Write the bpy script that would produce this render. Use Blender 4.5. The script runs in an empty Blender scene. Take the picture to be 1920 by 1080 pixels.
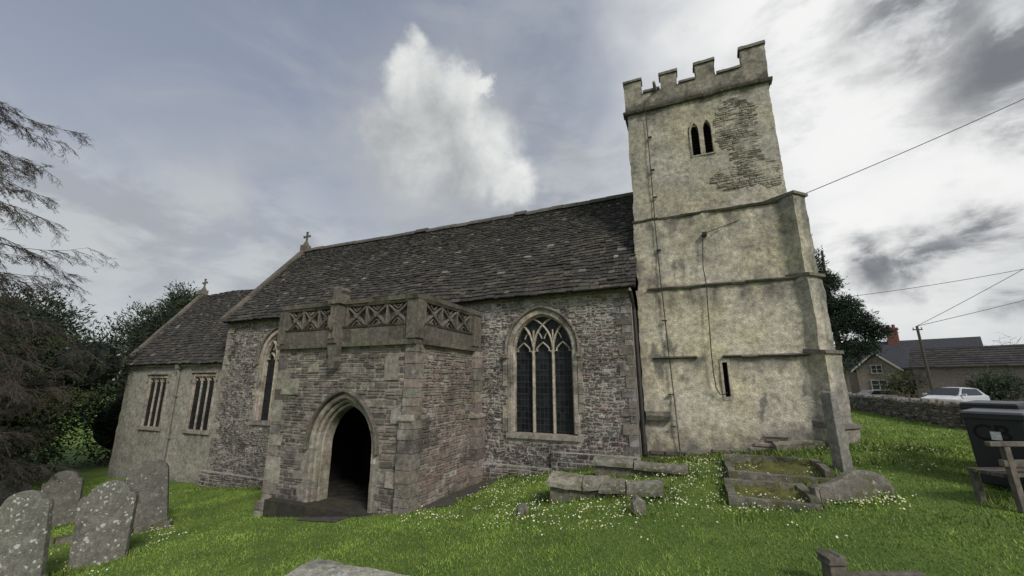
import bpy, bmesh, math, random
import numpy as np
from mathutils import Vector, Matrix, noise
random.seed(7); rng=np.random.default_rng(5)
SC=bpy.context.scene; C=SC.collection
R=math.radians
TH=R(13); PS=R(23.3); FP=760.0
ct,st,cp,sp=math.cos(TH),math.sin(TH),math.cos(PS),math.sin(PS)
def ray(u,v):
    a=(u-960)/FP; b=(540-v)/FP
    F=ct-st*b; U=st+ct*b
    return Vector((a*cp-F*sp, a*sp+F*cp, U))
def atY(u,v,Y):
    r=ray(u,v); return r*(Y/r.y)
GX=[-400,-60,-30,-23,-15.7,-9.4,-5.2,-1.2,2.8,8,30,400]
GZ=[-4.5,-4.4,-4.2,-3.97,-3.6,-2.97,-2.47,-1.73,-1.2,-1.12,-1.0,-1.0]
def gza(x,y):
    z=np.interp(x,GX,GZ)
    k=np.clip((10-y)/3.2,0,1); k=k*k*(3-2*k)
    q=np.clip((x-8)/4,0,1)*np.clip((y-23)/6,0,1)
    return z-0.25*k*np.clip((x+1.5)/3,0,1)+0.02*np.sin(x*1.3+y*.7)*np.cos(y*1.1-x*.4)-.85*q
def gz(x,y): return float(gza(np.array([x]),np.array([y]))[0])
def hit(u,v,t0=2.5):
    t=t0
    while t<40:
        p=ray(u,v)*t
        if p.z<=gz(p.x,p.y): return p
        t+=.02
    return p
# ---------------------------------------------------------------- mesh builder
class MB:
    def __init__(s): s.v=[];s.f=[];s.c=[]
    def add(s,vs,fs,col=(1,1,1)):
        n=len(s.v); s.v+=[tuple(p) for p in vs]; s.f+=[tuple(i+n for i in f) for f in fs]; s.c+=[col]*len(vs)
    def box(s,a,b,col=(1,1,1)):
        x0,y0,z0=a;x1,y1,z1=b
        s.add([(x0,y0,z0),(x1,y0,z0),(x1,y1,z0),(x0,y1,z0),(x0,y0,z1),(x1,y0,z1),(x1,y1,z1),(x0,y1,z1)],
          [(0,3,2,1),(4,5,6,7),(0,1,5,4),(1,2,6,5),(2,3,7,6),(3,0,4,7)],col)
    def hexa(s,p,col=(1,1,1)):
        s.add(p,[(0,3,2,1),(4,5,6,7),(0,1,5,4),(1,2,6,5),(2,3,7,6),(3,0,4,7)],col)
    def tube(s,pts,r,n=6,col=(1,1,1)):
        pts=[Vector(p) for p in pts]; k=len(pts)
        rs=r if isinstance(r,(list,tuple)) else [r]*k
        vs=[];fs=[]
        for i,p in enumerate(pts):
            d=(pts[min(i+1,k-1)]-pts[max(i-1,0)])
            if d.length<1e-9: d=Vector((0,0,1))
            d.normalize()
            a=d.cross(Vector((0,0,1)) if abs(d.z)<.9 else Vector((1,0,0))).normalized(); b=d.cross(a)
            for j in range(n):
                t=2*math.pi*j/n; vs.append(p+(a*math.cos(t)+b*math.sin(t))*rs[i])
        for i in range(k-1):
            for j in range(n):
                fs.append((i*n+j,i*n+(j+1)%n,(i+1)*n+(j+1)%n,(i+1)*n+j))
        if n>3: fs.append(tuple(range(n))); fs.append(tuple((k-1)*n+j for j in reversed(range(n))))
        s.add(vs,fs,col)
    def prism(s,poly,pos,d0,d1,col=(1,1,1)):
        n=len(poly)
        vs=[pos(x,z,d0) for x,z in poly]+[pos(x,z,d1) for x,z in poly]
        s.add(vs,[tuple(range(n)),tuple(range(2*n-1,n-1,-1))]+[(i,(i+1)%n,n+(i+1)%n,n+i) for i in range(n)],col)
    def sweep(s,pts,w,pos,df,db,ch=.3,col=(1,1,1)):
        k=len(pts); vs=[];fs=[]
        for i in range(k):
            a=pts[max(i-1,0)];b=pts[min(i+1,k-1)]
            dx,dz=b[0]-a[0],b[1]-a[1]; L=math.hypot(dx,dz) or 1
            nx,nz=-dz/L,dx/L; x,z=pts[i]; c=w*ch; e=min(c,abs(df-db)*.6)
            for o,d in ((-w/2,db),(-w/2,df-e),(-w/2+c,df),(w/2-c,df),(w/2,df-e),(w/2,db)):
                vs.append(pos(x+nx*o,z+nz*o,d))
        for i in range(k-1):
            for j in range(6):
                fs.append((i*6+j,i*6+(j+1)%6,(i+1)*6+(j+1)%6,(i+1)*6+j))
        fs.append(tuple(range(6))); fs.append(tuple((k-1)*6+j for j in reversed(range(6))))
        s.add(vs,fs,col)
    def build(s,name,mat,parent=None,off=None,smooth=False,bevel=0,recalc=True):
        me=bpy.data.meshes.new(name); me.from_pydata(s.v,[],s.f)
        ca=me.color_attributes.new('Col','FLOAT_COLOR','POINT')
        arr=np.ones((len(s.v),4),dtype=np.float32)
        if s.c: arr[:,:3]=np.array(s.c,dtype=np.float32)
        ca.data.foreach_set('color',arr.ravel())
        if recalc or bevel:
            bm=bmesh.new(); bm.from_mesh(me)
            bmesh.ops.recalc_face_normals(bm,faces=bm.faces)
            if bevel: bmesh.ops.bevel(bm,geom=list(bm.edges),offset=bevel,segments=2,affect='EDGES',profile=.6)
            bm.to_mesh(me); bm.free()
        if smooth: me.polygons.foreach_set('use_smooth',[True]*len(me.polygons))
        me.materials.append(mat)
        o=bpy.data.objects.new(name,me); C.objects.link(o)
        if parent:
            o.parent=parent
            if off is not None: o.matrix_parent_inverse=Matrix.Translation(-Vector(off))
        return o
def empty(name,loc,rz=0,label=None,cat=None,group=None):
    o=bpy.data.objects.new(name,None); C.objects.link(o); o.location=loc; o.rotation_euler=(0,0,rz); o.empty_display_size=.2
    if label: tag(o,label,cat,group)
    return o
def tag(o,label,cat,group=None,kind=None):
    if label: o['label']=label
    if cat: o['category']=cat
    if group: o['group']=group
    if kind: o['kind']=kind
    return o
def south(y0): return lambda s,z,d:(s,y0-d,z)
def west(x0): return lambda s,z,d:(x0+d,s,z)
def east(x0): return lambda s,z,d:(x0-d,s,z)
# ---------------------------------------------------------------- materials
def new_mat(name):
    m=bpy.data.materials.new(name); m.use_nodes=True; nt=m.node_tree
    for n in list(nt.nodes): nt.nodes.remove(n)
    out=nt.nodes.new('ShaderNodeOutputMaterial'); b=nt.nodes.new('ShaderNodeBsdfPrincipled')
    nt.links.new(b.outputs[0],out.inputs[0]); return m,nt,b
def setin(nt,sock,v):
    if hasattr(v,'is_linked') or isinstance(v,bpy.types.NodeSocket): nt.links.new(v,sock)
    elif v is not None:
        if isinstance(v,(tuple,list)) and len(v)==3 and sock.type=='RGBA': v=(*v,1)
        sock.default_value=v
def nz(nt,scale,detail=4,vec=None,rough=.55,out=0,dist=0):
    n=nt.nodes.new('ShaderNodeTexNoise'); n.inputs['Scale'].default_value=scale; n.inputs['Detail'].default_value=detail
    n.inputs['Roughness'].default_value=rough; n.inputs['Distortion'].default_value=dist
    if vec is not None: nt.links.new(vec,n.inputs['Vector'])
    return n.outputs[out]
def mr(nt,v,a,b,c=0,d=1,smooth=True):
    n=nt.nodes.new('ShaderNodeMapRange'); n.interpolation_type='SMOOTHSTEP' if smooth else 'LINEAR'
    nt.links.new(v,n.inputs[0])
    for i,x in enumerate((a,b,c,d)): n.inputs[i+1].default_value=x
    return n.outputs[0]
def mix(nt,f,a,b,mode='MIX'):
    n=nt.nodes.new('ShaderNodeMix'); n.data_type='RGBA'; n.blend_type=mode
    setin(nt,n.inputs[0],f); setin(nt,n.inputs[6],a); setin(nt,n.inputs[7],b); return n.outputs[2]
def math_(nt,op,a,b=None,clamp=False):
    n=nt.nodes.new('ShaderNodeMath'); n.operation=op; n.use_clamp=clamp
    setin(nt,n.inputs[0],a)
    if b is not None: setin(nt,n.inputs[1],b)
    return n.outputs[0]
def coords(nt):
    t=nt.nodes.new('ShaderNodeTexCoord'); return t.outputs['Object']
def attr(nt):
    a=nt.nodes.new('ShaderNodeAttribute'); a.attribute_name='Col'; return a.outputs['Color']
def bump(nt,b,h,strength=.5,dist=.02,prev=None):
    n=nt.nodes.new('ShaderNodeBump'); n.inputs['Strength'].default_value=strength; n.inputs['Distance'].default_value=dist
    nt.links.new(h,n.inputs['Height'])
    if b: nt.links.new(n.outputs[0],b.inputs['Normal'])
    return n.outputs[0]
def gray(nt,v):
    n=nt.nodes.new('ShaderNodeCombineColor')
    for i in range(3): nt.links.new(v,n.inputs[i])
    return n.outputs[0]
def masonry(name,base=(1,1,1),lichen=.0,white=.0,grime=.4,bs=.6,rough=.92,moss=0,spots=0,bd=.012):
    m,nt,b=new_mat(name); v=coords(nt)
    c=mix(nt,1.0,attr(nt),base,'MULTIPLY')
    f=mr(nt,nz(nt,9,4,v,.65),.25,.75,.5,1.5,False)
    c=mix(nt,1.0,c,gray(nt,f),'MULTIPLY')
    f=mr(nt,nz(nt,60,2,v),.3,.7,.7,1.3,False); c=mix(nt,1.0,c,gray(nt,f),'MULTIPLY')
    if grime: c=mix(nt,math_(nt,'MULTIPLY',mr(nt,nz(nt,1.3,5,v,.7),.48,.68),grime),c,(.045,.042,.038))
    if white: c=mix(nt,math_(nt,'MULTIPLY',mr(nt,nz(nt,3.2,6,v,.75),.6-white*.12,.66),.65),c,(.47,.46,.43))
    if lichen: c=mix(nt,math_(nt,'MULTIPLY',mr(nt,nz(nt,17,4,v,.7),.60,.66),lichen),c,(.42,.42,.37))
    if spots:
        w=nt.nodes.new('ShaderNodeVectorMath'); w.operation='MULTIPLY_ADD'; nt.links.new(nz(nt,30,3,v,out=1),w.inputs[0]); w.inputs[1].default_value=(.07,)*3; nt.links.new(v,w.inputs[2])
        vo=nt.nodes.new('ShaderNodeTexVoronoi'); vo.inputs['Scale'].default_value=13; nt.links.new(w.outputs[0],vo.inputs['Vector'])
        thr=math_(nt,'ADD',mr(nt,nz(nt,4,3,v),.35,.7,-.28,.16),.28)
        s1=mr(nt,math_(nt,'SUBTRACT',vo.outputs['Distance'],thr),.05,-.04); s2=mr(nt,nz(nt,3.5,4,v),.62-spots*.22,.68-spots*.2)
        c=mix(nt,math_(nt,'MULTIPLY',s1,s2),c,(.50,.51,.46))
    if moss: c=mix(nt,math_(nt,'MULTIPLY',mr(nt,nz(nt,4,4,v,.7),.48,.6),moss),c,(.10,.10,.03))
    nt.links.new(c,b.inputs['Base Color']); b.inputs['Roughness'].default_value=rough
    h=math_(nt,'ADD',nz(nt,28,4,v,.7),math_(nt,'MULTIPLY',nz(nt,110,2,v),.5)); bump(nt,b,h,bs,bd)
    return m
def simple(name,col,rough=.7,var=.25,scale=8,metal=0,bs=.1,spec=None):
    m,nt,b=new_mat(name); v=coords(nt)
    f=mr(nt,nz(nt,scale,3,v),.3,.7,1-var,1+var,False)
    nt.links.new(mix(nt,1.0,mix(nt,1.0,attr(nt),col,'MULTIPLY'),gray(nt,f),'MULTIPLY'),b.inputs['Base Color'])
    b.inputs['Roughness'].default_value=rough; b.inputs['Metallic'].default_value=metal
    if bs: bump(nt,b,nz(nt,scale*4,3,v),bs,.01)
    return m
WT=(1.08,1.04,1.0)
M={}
M['rubble']=masonry('rubble_stone',base=WT,white=.6,lichen=.55,grime=.6,bs=.8)
M['porch']=masonry('porch_stone',base=WT,white=.15,lichen=.5,grime=.7,bs=.8)
M['ashlar']=masonry('ashlar_stone',base=WT,lichen=.4,grime=.65,bs=.6)
M['parapet']=masonry('weathered_parapet_stone',base=(1.04,1.0,.93),lichen=.55,grime=.75,bs=.9)
M['render']=masonry('roughcast_render',grime=0,bs=.9,lichen=.0,bd=.025)
M['slate']=masonry('stone_slate',lichen=.4,grime=.5,bs=.7,rough=.9)
M['grave']=masonry('lichened_gravestone',base=(.175,.168,.14),lichen=.6,grime=.6,spots=.9,bs=.7)
M['grave2']=masonry('dark_gravestone',base=(.15,.14,.12),lichen=.5,grime=.6,spots=.4,bs=.7)
M['grave3']=masonry('pale_gravestone',base=(.24,.23,.20),lichen=.5,grime=.5,spots=.3,bs=.6)
M['tomb']=masonry('mossy_tombstone',base=(.23,.21,.175),lichen=.9,grime=.75,moss=.7,spots=.5,bs=.9)
M['kerb']=masonry('mossy_kerb_stone',base=(.20,.185,.15),lichen=.6,grime=.6,moss=.8,bs=.9)
M['kerb2']=masonry('moss_bed',base=(.15,.14,.05),grime=.5,moss=.8,bs=1)
M['dry']=masonry('drystone',lichen=.4,grime=.5)
M['iron']=simple('iron',(.03,.03,.032),.6)
M['pipe']=simple('lead_pipe',(.16,.155,.14),.6)
M['cable']=simple('cable',(.035,.032,.03),.7)
M['wood']=simple('weathered_wood',(.13,.11,.09),.85,.4,14,bs=.5)
M['door']=simple('dark_oak',(.012,.009,.008),.8)
M['lining']=simple('porch_shade_black',(.02,.018,.016),.95)  # near-black colour paints the shade inside the porch
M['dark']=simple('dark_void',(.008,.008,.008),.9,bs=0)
M['binblack']=simple('black_plastic',(.014,.016,.02),.45,.15,6,bs=.03)
M['binred']=simple('red_plastic',(.55,.07,.03),.5,.15,6,bs=.03)
M['bingrey']=simple('dark_grey_plastic',(.045,.05,.058),.4,.2,6,bs=.03)
M['paint']=simple('white_paint',(.62,.63,.62),.7,.25,30)
M['paint2']=simple('worn_paint',(.28,.29,.30),.8,.45,30)
M['car']=simple('silver_paint',(.62,.64,.66),.3,.03,3,metal=.1,bs=0)
M['carglass']=simple('car_glass',(.02,.025,.03),.08,.02,3,bs=0)
M['tyre']=simple('tyre_rubber',(.02,.02,.02),.9,bs=0)
M['light']=simple('headlight_glass',(.75,.76,.78),.15,.02,3,bs=0)
M['bark']=simple('bark',(.09,.075,.06),.95,.4,10,bs=.6)
M['twig']=simple('larch_twig',(.07,.06,.05),.95,.3,3,bs=0)
M['leaf']=simple('foliage',(1,1,1),.75,.35,2.5,bs=0)
M['grassb']=simple('grass_blade',(1,1,1),.7,.4,.9,bs=0)
M['petal']=simple('primrose_petal',(.78,.77,.50),.7,.1,20,bs=0)
M['housewall']=masonry('cottage_stone',base=(.26,.21,.18),lichen=.3,grime=.4)
M['trim']=simple('cream_trim',(.50,.48,.42),.6,.1,6)
M['hroof']=simple('dark_slate_roof',(.05,.052,.058),.7,.3,6)
M['troof']=simple('brown_tile_roof',(.055,.047,.045),.85,.35,5)
M['brick']=simple('red_brick',(.22,.09,.065),.85,.3,12)
M['hglass']=simple('house_glass',(.04,.045,.05),.15,.1,3,bs=0)
m,nt,b=new_mat('leaded_glass'); v=coords(nt)
mp=nt.nodes.new('ShaderNodeMapping'); mp.inputs['Rotation'].default_value=(R(90),0,0); nt.links.new(v,mp.inputs[0])
br=nt.nodes.new('ShaderNodeTexBrick'); br.offset=0; nt.links.new(mp.outputs[0],br.inputs['Vector'])
for k,val in (('Scale',1.0),('Mortar Size',.005),('Brick Width',.105),('Row Height',.15),('Mortar Smooth',.1)): br.inputs[k].default_value=val
br.inputs['Color1'].default_value=(.006,.007,.009,1); br.inputs['Color2'].default_value=(.022,.026,.03,1); br.inputs['Mortar'].default_value=(.05,.05,.05,1)
nt.links.new(br.outputs['Color'],b.inputs['Base Color']); b.inputs['Roughness'].default_value=.4; b.inputs['Specular IOR Level'].default_value=.25
bump(nt,b,nz(nt,9,2,v),.25,.02); M['glass']=m
m,nt,b=new_mat('grass_ground'); v=coords(nt)
c=mix(nt,mr(nt,nz(nt,1.1,4,v,.6),.35,.65),(.115,.20,.026),(.175,.27,.04))
c=mix(nt,math_(nt,'MULTIPLY',mr(nt,nz(nt,14,4,v,.7),.5,.7),.7),c,(.065,.125,.018))
c=mix(nt,math_(nt,'MULTIPLY',mr(nt,nz(nt,3.1,4,v,.75),.60,.72),.5),c,(.18,.19,.065))
nt.links.new(c,b.inputs['Base Color']); b.inputs['Roughness'].default_value=.95
bump(nt,b,math_(nt,'ADD',nz(nt,45,4,v,.7),nz(nt,9,3,v)),.9,.05); M['ground']=m
M['path']=masonry('path_stone',base=(.085,.078,.07),grime=.5,moss=.3)
M['road']=simple('asphalt',(.06,.06,.062),.9,.2,20)
# ---------------------------------------------------------------- geometry helpers
def fb(p,o=4): return noise.fractal(Vector(p),1.0,2.0,o)
def jit(c,a=.15):
    k=1+random.uniform(-a,a); return tuple(max(0,x*k*(1+random.uniform(-.05,.05))) for x in c)
def arch_c(w,h): return (h*h-w*w)/(2*w)
def arch_half(z,w,zs,h):
    if z<=zs: return w
    if z>=zs+h: return -1
    c=arch_c(w,h); return math.sqrt(max(0,(w+c)**2-(z-zs)**2))-c
def arch_line(cx,w,zb,zs,h,n=14):
    c=arch_c(w,h); r=w+c; t1=math.atan2(h,c)
    right=[(cx-c+r*math.cos(t1*i/n),zs+r*math.sin(t1*i/n)) for i in range(n+1)]
    left=[(2*cx-x,z) for x,z in right]
    return [(cx-w,zb)]+left+list(reversed(right))[1:]+[(cx+w,zb)]
def plate(mb,pos,outer,holes,depth,col,d0=0):
    bm=bmesh.new()
    for loop in [outer]+holes:
        vs=[bm.verts.new((x,z,0)) for x,z in loop]
        for i in range(len(vs)): bm.edges.new((vs[i],vs[(i+1)%len(vs)]))
    bmesh.ops.triangle_fill(bm,use_beauty=True,use_dissolve=False,edges=bm.edges[:])
    bm.verts.index_update(); vl=[(v.co.x,v.co.y) for v in bm.verts]; fl=[tuple(v.index for v in f.verts) for f in bm.faces]; bm.free()
    mb.add([pos(x,z,d0) for x,z in vl],fl,col)
    for loop in holes:
        n=len(loop)
        mb.add([pos(x,z,d0) for x,z in loop]+[pos(x,z,d0-depth) for x,z in loop],[(i,(i+1)%n,n+(i+1)%n,n+i) for i in range(n)],col)
def stones(mb,pos,s0,s1,z0,z1,rh,ln,pal,skip=None,gap=.009,dmin=.006,dmax=.03,wave=.02,jt=.008,tone=None,d0=0,split=.3):
    z=z0
    while z<z1-.02:
        h=min(random.uniform(*rh),z1-z)
        if z1-(z+h)<rh[0]*.5: h=z1-z
        s=s0+random.uniform(-ln[0],0)
        while s<s1:
            L=random.uniform(*ln); a=max(s,s0); b_=min(s+L,s1)
            if b_-a>.03:
                subs=[(a,b_,z,z+h)]
                if h>rh[0]*1.25 and random.random()<split:
                    k=random.uniform(.4,.6); subs=[(a,b_,z,z+h*k),(a,b_,z+h*k,z+h)]
                for (p,q,u,w) in subs:
                    if skip and skip(p,q,u,w): continue
                    wz=lambda s_: wave*noise.noise(Vector((s_*1.1,u*.9,3.3)))+wave*.5*noise.noise(Vector((s_*4,u*3,8)))
                    g=gap*random.uniform(.6,1.8)
                    P=[(p+g,u+g+wz(p)),(q-g,u+g+wz(q)),(q-g,w-g+wz(q)),(p+g,w-g+wz(p))]
                    P=[(x+random.uniform(-jt,jt),zz+random.uniform(-jt,jt)) for x,zz in P]
                    cx=(p+q)/2;cz=(u+w)/2; ins=min(.014,(w-u)*.2)
                    d=random.uniform(dmin,dmax)
                    I=[(x+(ins if x<cx else -ins),zz+(ins if zz<cz else -ins)) for x,zz in P]
                    col=jit(random.choice(pal),.25)
                    if tone: col=tone(col,cx,cz)
                    vs=[pos(x,zz,d0-.004) for x,zz in P]+[pos(x,zz,d0+d+random.uniform(-.004,.004)) for x,zz in I]
                    mb.add(vs,[(4,5,6,7),(0,1,5,4),(1,2,6,5),(2,3,7,6),(3,0,4,7)],col)
            s+=L
        z+=h
def rough_box(mb,a,b,res,amp,colf,sc=3.0,hole=None,xf=None):
    x0,y0,z0=a;x1,y1,z1=b
    def face(f,n1,n2):
        vs=[];cs=[]
        for i in range(n1+1):
            for j in range(n2+1):
                p=Vector(f(i/n1,j/n2)); q=p+noise.noise_vector(p*sc)*amp+noise.noise_vector(p*sc*5)*amp*.35
                if xf: q=xf(q); p=xf(p)
                vs.append(tuple(q)); cs.append(colf(p) if callable(colf) else colf)
        fs=[]
        for i in range(n1):
            for j in range(n2):
                if hole:
                    c=Vector(f((i+.5)/n1,(j+.5)/n2))
                    if hole(c): continue
                k=i*(n2+1)+j; fs.append((k,k+n2+1,k+n2+2,k+1))
        n=len(mb.v); mb.v+=vs; mb.c+=cs; mb.f+=[tuple(t+n for t in f_) for f_ in fs]
    nx=max(1,int((x1-x0)/res));ny=max(1,int((y1-y0)/res));nz_=max(1,int((z1-z0)/res))
    l=lambda p,q,t:p+(q-p)*t
    face(lambda s,t:(l(x0,x1,s),y0,l(z0,z1,t)),nx,nz_)
    face(lambda s,t:(x1,l(y0,y1,s),l(z0,z1,t)),ny,nz_)
    face(lambda s,t:(l(x1,x0,s),y1,l(z0,z1,t)),nx,nz_)
    face(lambda s,t:(x0,l(y1,y0,s),l(z0,z1,t)),ny,nz_)
    face(lambda s,t:(l(x0,x1,s),l(y0,y1,t),z1),nx,ny)
def inpoly(x,z,P):
    r=False;j=len(P)-1
    for i in range(len(P)):
        if (P[i][1]>z)!=(P[j][1]>z) and x<(P[j][0]-P[i][0])*(z-P[i][1])/(P[j][1]-P[i][1])+P[i][0]: r=not r
        j=i
    return r
ASH=[(.32,.30,.25),(.29,.27,.23),(.35,.33,.275),(.24,.22,.19),(.265,.24,.205)]
def block_sweep(mb,line,w,pos,df,db,L=.3,ch=.15,pal=ASH,gap=.005):
    pts=[Vector((x,z)) for x,z in line]; acc=0; cur=[pts[0]]
    tgt=random.uniform(.8,1.2)*L
    i=1; p=pts[0]
    while i<len(pts):
        q=pts[i]; d=(q-p).length
        if acc+d>=tgt:
            t=(tgt-acc)/d; r=p+(q-p)*t; cur.append(r)
            if len(cur)>1: mb.sweep([tuple(c) for c in cur],w+random.uniform(-.006,.006),pos,df+random.uniform(-.006,.006),db,ch,jit(random.choice(pal),.16))
            dirv=(q-p).normalized(); p=r+dirv*gap; cur=[p]; acc=0; tgt=random.uniform(.8,1.2)*L
            if (q-p).length<gap*2: p=q; i+=1; cur=[p]
        else:
            acc+=d; p=q; cur.append(q); i+=1
    if len(cur)>1 and acc>.02: mb.sweep([tuple(c) for c in cur],w,pos,df,db,ch,jit(random.choice(pal),.12))
# ================================================================ CHURCH
CB=(-7.4,12.0,-3.0)
church=empty('church',CB,0,'medieval stone church with cream rendered battlemented tower, dark stone slate roof and arched south porch','church')
def part(mb,name,mat,parent=None,**k):
    return mb.build(name,mat,parent or church,off=CB if parent is None else None,**k)
YN=9.9; YP=7.09; YC=10.3
NX0,NX1=-16.0,-1.2
NW=[(-3.45,.80,-1.24,.80,.90),(-13.1,.80,-1.3,.80,.90)]
MORT=(.36,.345,.31)
NP=[(.19,.172,.155),(.24,.22,.20),(.14,.127,.118),(.175,.15,.14),(.28,.255,.23),(.16,.147,.137),(.22,.195,.17),(.38,.365,.335),(.105,.097,.092),(.13,.12,.113),(.19,.155,.14)]
mb=MB()
holes=[list(reversed(arch_line(cx,w+.08,zb-.04,zs,h+.09))) for cx,w,zb,zs,h in NW]
plate(mb,south(YN),[(NX0,-4.6),(NX1,-4.6),(NX1,2.28),(NX0,2.28)],holes,.35,MORT)
mb.add([(NX1,YN,-4.6),(NX1,YN+1,-4.6),(NX1,YN+1,2.3),(NX1,YN,2.3)],[(0,1,2,3)],MORT)
mb.box((NX0,YN+.35,-4.6),(NX0+.3,15.7,2.3),MORT); mb.box((NX0,15.4,-4.6),(NX1,15.7,2.3),MORT)
mb.add([(NX0,YN,-4.6),(NX0,YN+.35,-4.6),(NX0,YN+.35,2.28),(NX0,YN,2.28)],[(0,1,2,3)],MORT)
mb.add([(NX0,YN,2.28),(NX0,12.8,5.85),(NX0,15.7,2.28)],[(0,1,2)],MORT)
def nskip(p,q,u,w):
    if w<gz((p+q)/2,YN)-.15: return True
    if p>-9.0 and q<-5.5 and w<.5: return True
    for cx,ww,zb,zs,h in NW:
        for x in (p,q,(p+q)/2):
            for z in (u,w):
                if z>zb-.12 and abs(x-cx)<arch_half(z,ww+.12,zs,h+.13): return True
    return False
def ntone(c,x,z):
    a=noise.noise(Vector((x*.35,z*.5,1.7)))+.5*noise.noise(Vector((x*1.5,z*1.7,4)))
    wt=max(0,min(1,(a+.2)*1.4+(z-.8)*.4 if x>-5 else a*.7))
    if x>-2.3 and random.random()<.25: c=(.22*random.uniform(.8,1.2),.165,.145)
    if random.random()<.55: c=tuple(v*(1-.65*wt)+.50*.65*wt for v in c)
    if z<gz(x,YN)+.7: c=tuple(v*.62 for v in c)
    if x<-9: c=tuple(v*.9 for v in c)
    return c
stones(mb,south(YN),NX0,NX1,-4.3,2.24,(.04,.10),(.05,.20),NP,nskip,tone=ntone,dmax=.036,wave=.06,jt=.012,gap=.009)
z=-4.2;i=0
while z<2.1:
    h=random.uniform(.14,.28); L=(.30 if i%2 else .16)+random.uniform(-.05,.05)
    for (a,b_) in ((NX0-.012,NX0+L),(NX1-L,NX1+.012)):
        col=jit(random.choice(NP[:7]) if (a>-5 and random.random()<.75) else random.choice(ASH),.25)
        y_=YN-random.uniform(.028,.04)
        mb.hexa([(a,y_,z),(b_,y_,z),(b_,YN+.2,z),(a,YN+.2,z),(a,y_,z+h-.012),(b_+random.uniform(-.02,.02),y_,z+h-.012),(b_,YN+.2,z+h-.012),(a,YN+.2,z+h-.012)],col)
    z+=h;i+=1
part(mb,'nave_wall',M['rubble'])
def plinth(mb,x0,x1,y,top,pal=NP):
    mb.box((x0,y,-4.7),(x1,YN-.02,top),MORT)
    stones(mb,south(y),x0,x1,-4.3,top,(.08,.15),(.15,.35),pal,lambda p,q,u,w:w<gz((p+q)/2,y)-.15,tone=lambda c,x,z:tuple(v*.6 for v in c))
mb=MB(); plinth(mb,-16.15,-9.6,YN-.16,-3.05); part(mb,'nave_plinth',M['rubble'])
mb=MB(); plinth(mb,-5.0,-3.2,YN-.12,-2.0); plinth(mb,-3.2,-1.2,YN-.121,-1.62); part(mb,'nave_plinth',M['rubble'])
def tracery_window(cx,w,zb,zs,h,y):
    pos=south(y); mb=MB()
    block_sweep(mb,arch_line(cx,w+.07,zb,zs,h+.075),.13,pos,.02,-.12,.3,.12,[(.36,.34,.285),(.31,.29,.245),(.40,.375,.32)])
    block_sweep(mb,arch_line(cx,w-.0,zb,zs,h),.06,pos,-.06,-.24,.5,.35,[(.40,.375,.31),(.36,.335,.28)])
    mb.box((cx-w-.15,y-.07,zb-.13),(cx+w+.15,y+.30,zb-.01),(.31,.285,.25))
    for s_ in (-1,1):
        z=zb
        while z<zs-.2:
            hh=random.uniform(.2,.34)
            if random.random()<.6: mb.box((cx+s_*(w+.20)-.06,y-.033,z+.006),(cx+s_*(w+.20)+.06,y+.05,z+hh-.006),jit(random.choice(ASH),.2))
            z+=hh
    fr=part(mb,'window',M['ashlar'])
    g=MB(); g.prism(arch_line(cx,w+.02,zb,zs,h+.02),pos,-.205,-.225); part(g,'glass',M['glass'],fr)
    t=MB(); lw=w*2/3; col=(.40,.37,.30)
    for s_ in (-1,1): t.sweep([(cx+s_*lw/2,zb),(cx+s_*lw/2,zs+.02)],.055,pos,-.10,-.21,.3,col)
    c=arch_c(w,h); r=w+c
    for k in (1,2):
        for s_ in (-1,1):
            pl=[]
            for i in range(28):
                tt=i/27*math.atan2(h,c)*1.15
                x=s_*(-c+r*math.cos(tt)-k*lw); z=zs+r*math.sin(tt)
                if z<zs+h and abs(x)<arch_half(z,w,zs,h)+.005: pl.append((cx+x,z))
            if len(pl)>1: t.sweep(pl,.042,pos,-.10,-.21,.3,col)
    for k in (-1,0,1):
        c0=cx+k*lw; hw=lw/2
        pr=[(-hw,-.16),(-.97*hw,-.02),(-.80*hw,.05),(-.62*hw,.05),(-.64*hw,.11),(-.36*hw,.19),(0,.27)]
        pl=[(c0+a,zs-.08+b_) for a,b_ in pr]+[(c0-a,zs-.08+b_) for a,b_ in reversed(pr[:-1])]
        t.sweep(pl,.034,pos,-.115,-.21,.3,col)
    for x in (-lw/2,lw/2):
        t.sweep([(cx+x,zs+.0),(cx+x,zs+.52)],.028,pos,-.125,-.21,.3,col)
        for (dx,z0) in ((-.135,.42),(.135,.42)):
            c0=cx+x+dx
            t.sweep([(c0-.1,zs+z0-.13),(c0-.055,zs+z0-.03),(c0,zs+z0+.05),(c0+.055,zs+z0-.03),(c0+.1,zs+z0-.13)],.024,pos,-.13,-.21,.3,col)
    part(t,'tracery',M['ashlar'],fr)
    b=MB()
    for zz in np.arange(zb+.3,zs,.3): b.tube([(cx-w,y+.195,zz),(cx+w,y+.195,zz)],.007,5)
    part(b,'saddle_bar',M['iron'],fr)
    hm=MB(); block_sweep(hm,arch_line(cx,w+.18,zs-.10,zs,h+.20),.065,pos,.09,-.02,.45,.3,[(.22,.20,.17),(.18,.165,.145)])
    for s_ in (-1,1): hm.box((cx+s_*(w+.18)-.06,y-.12,zs-.2),(cx+s_*(w+.18)+.06,y+.0,zs-.09),(.21,.19,.16))
    part(hm,'hood_mould',M['parapet'],fr)
for a in NW: tracery_window(*a,YN)
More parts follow.
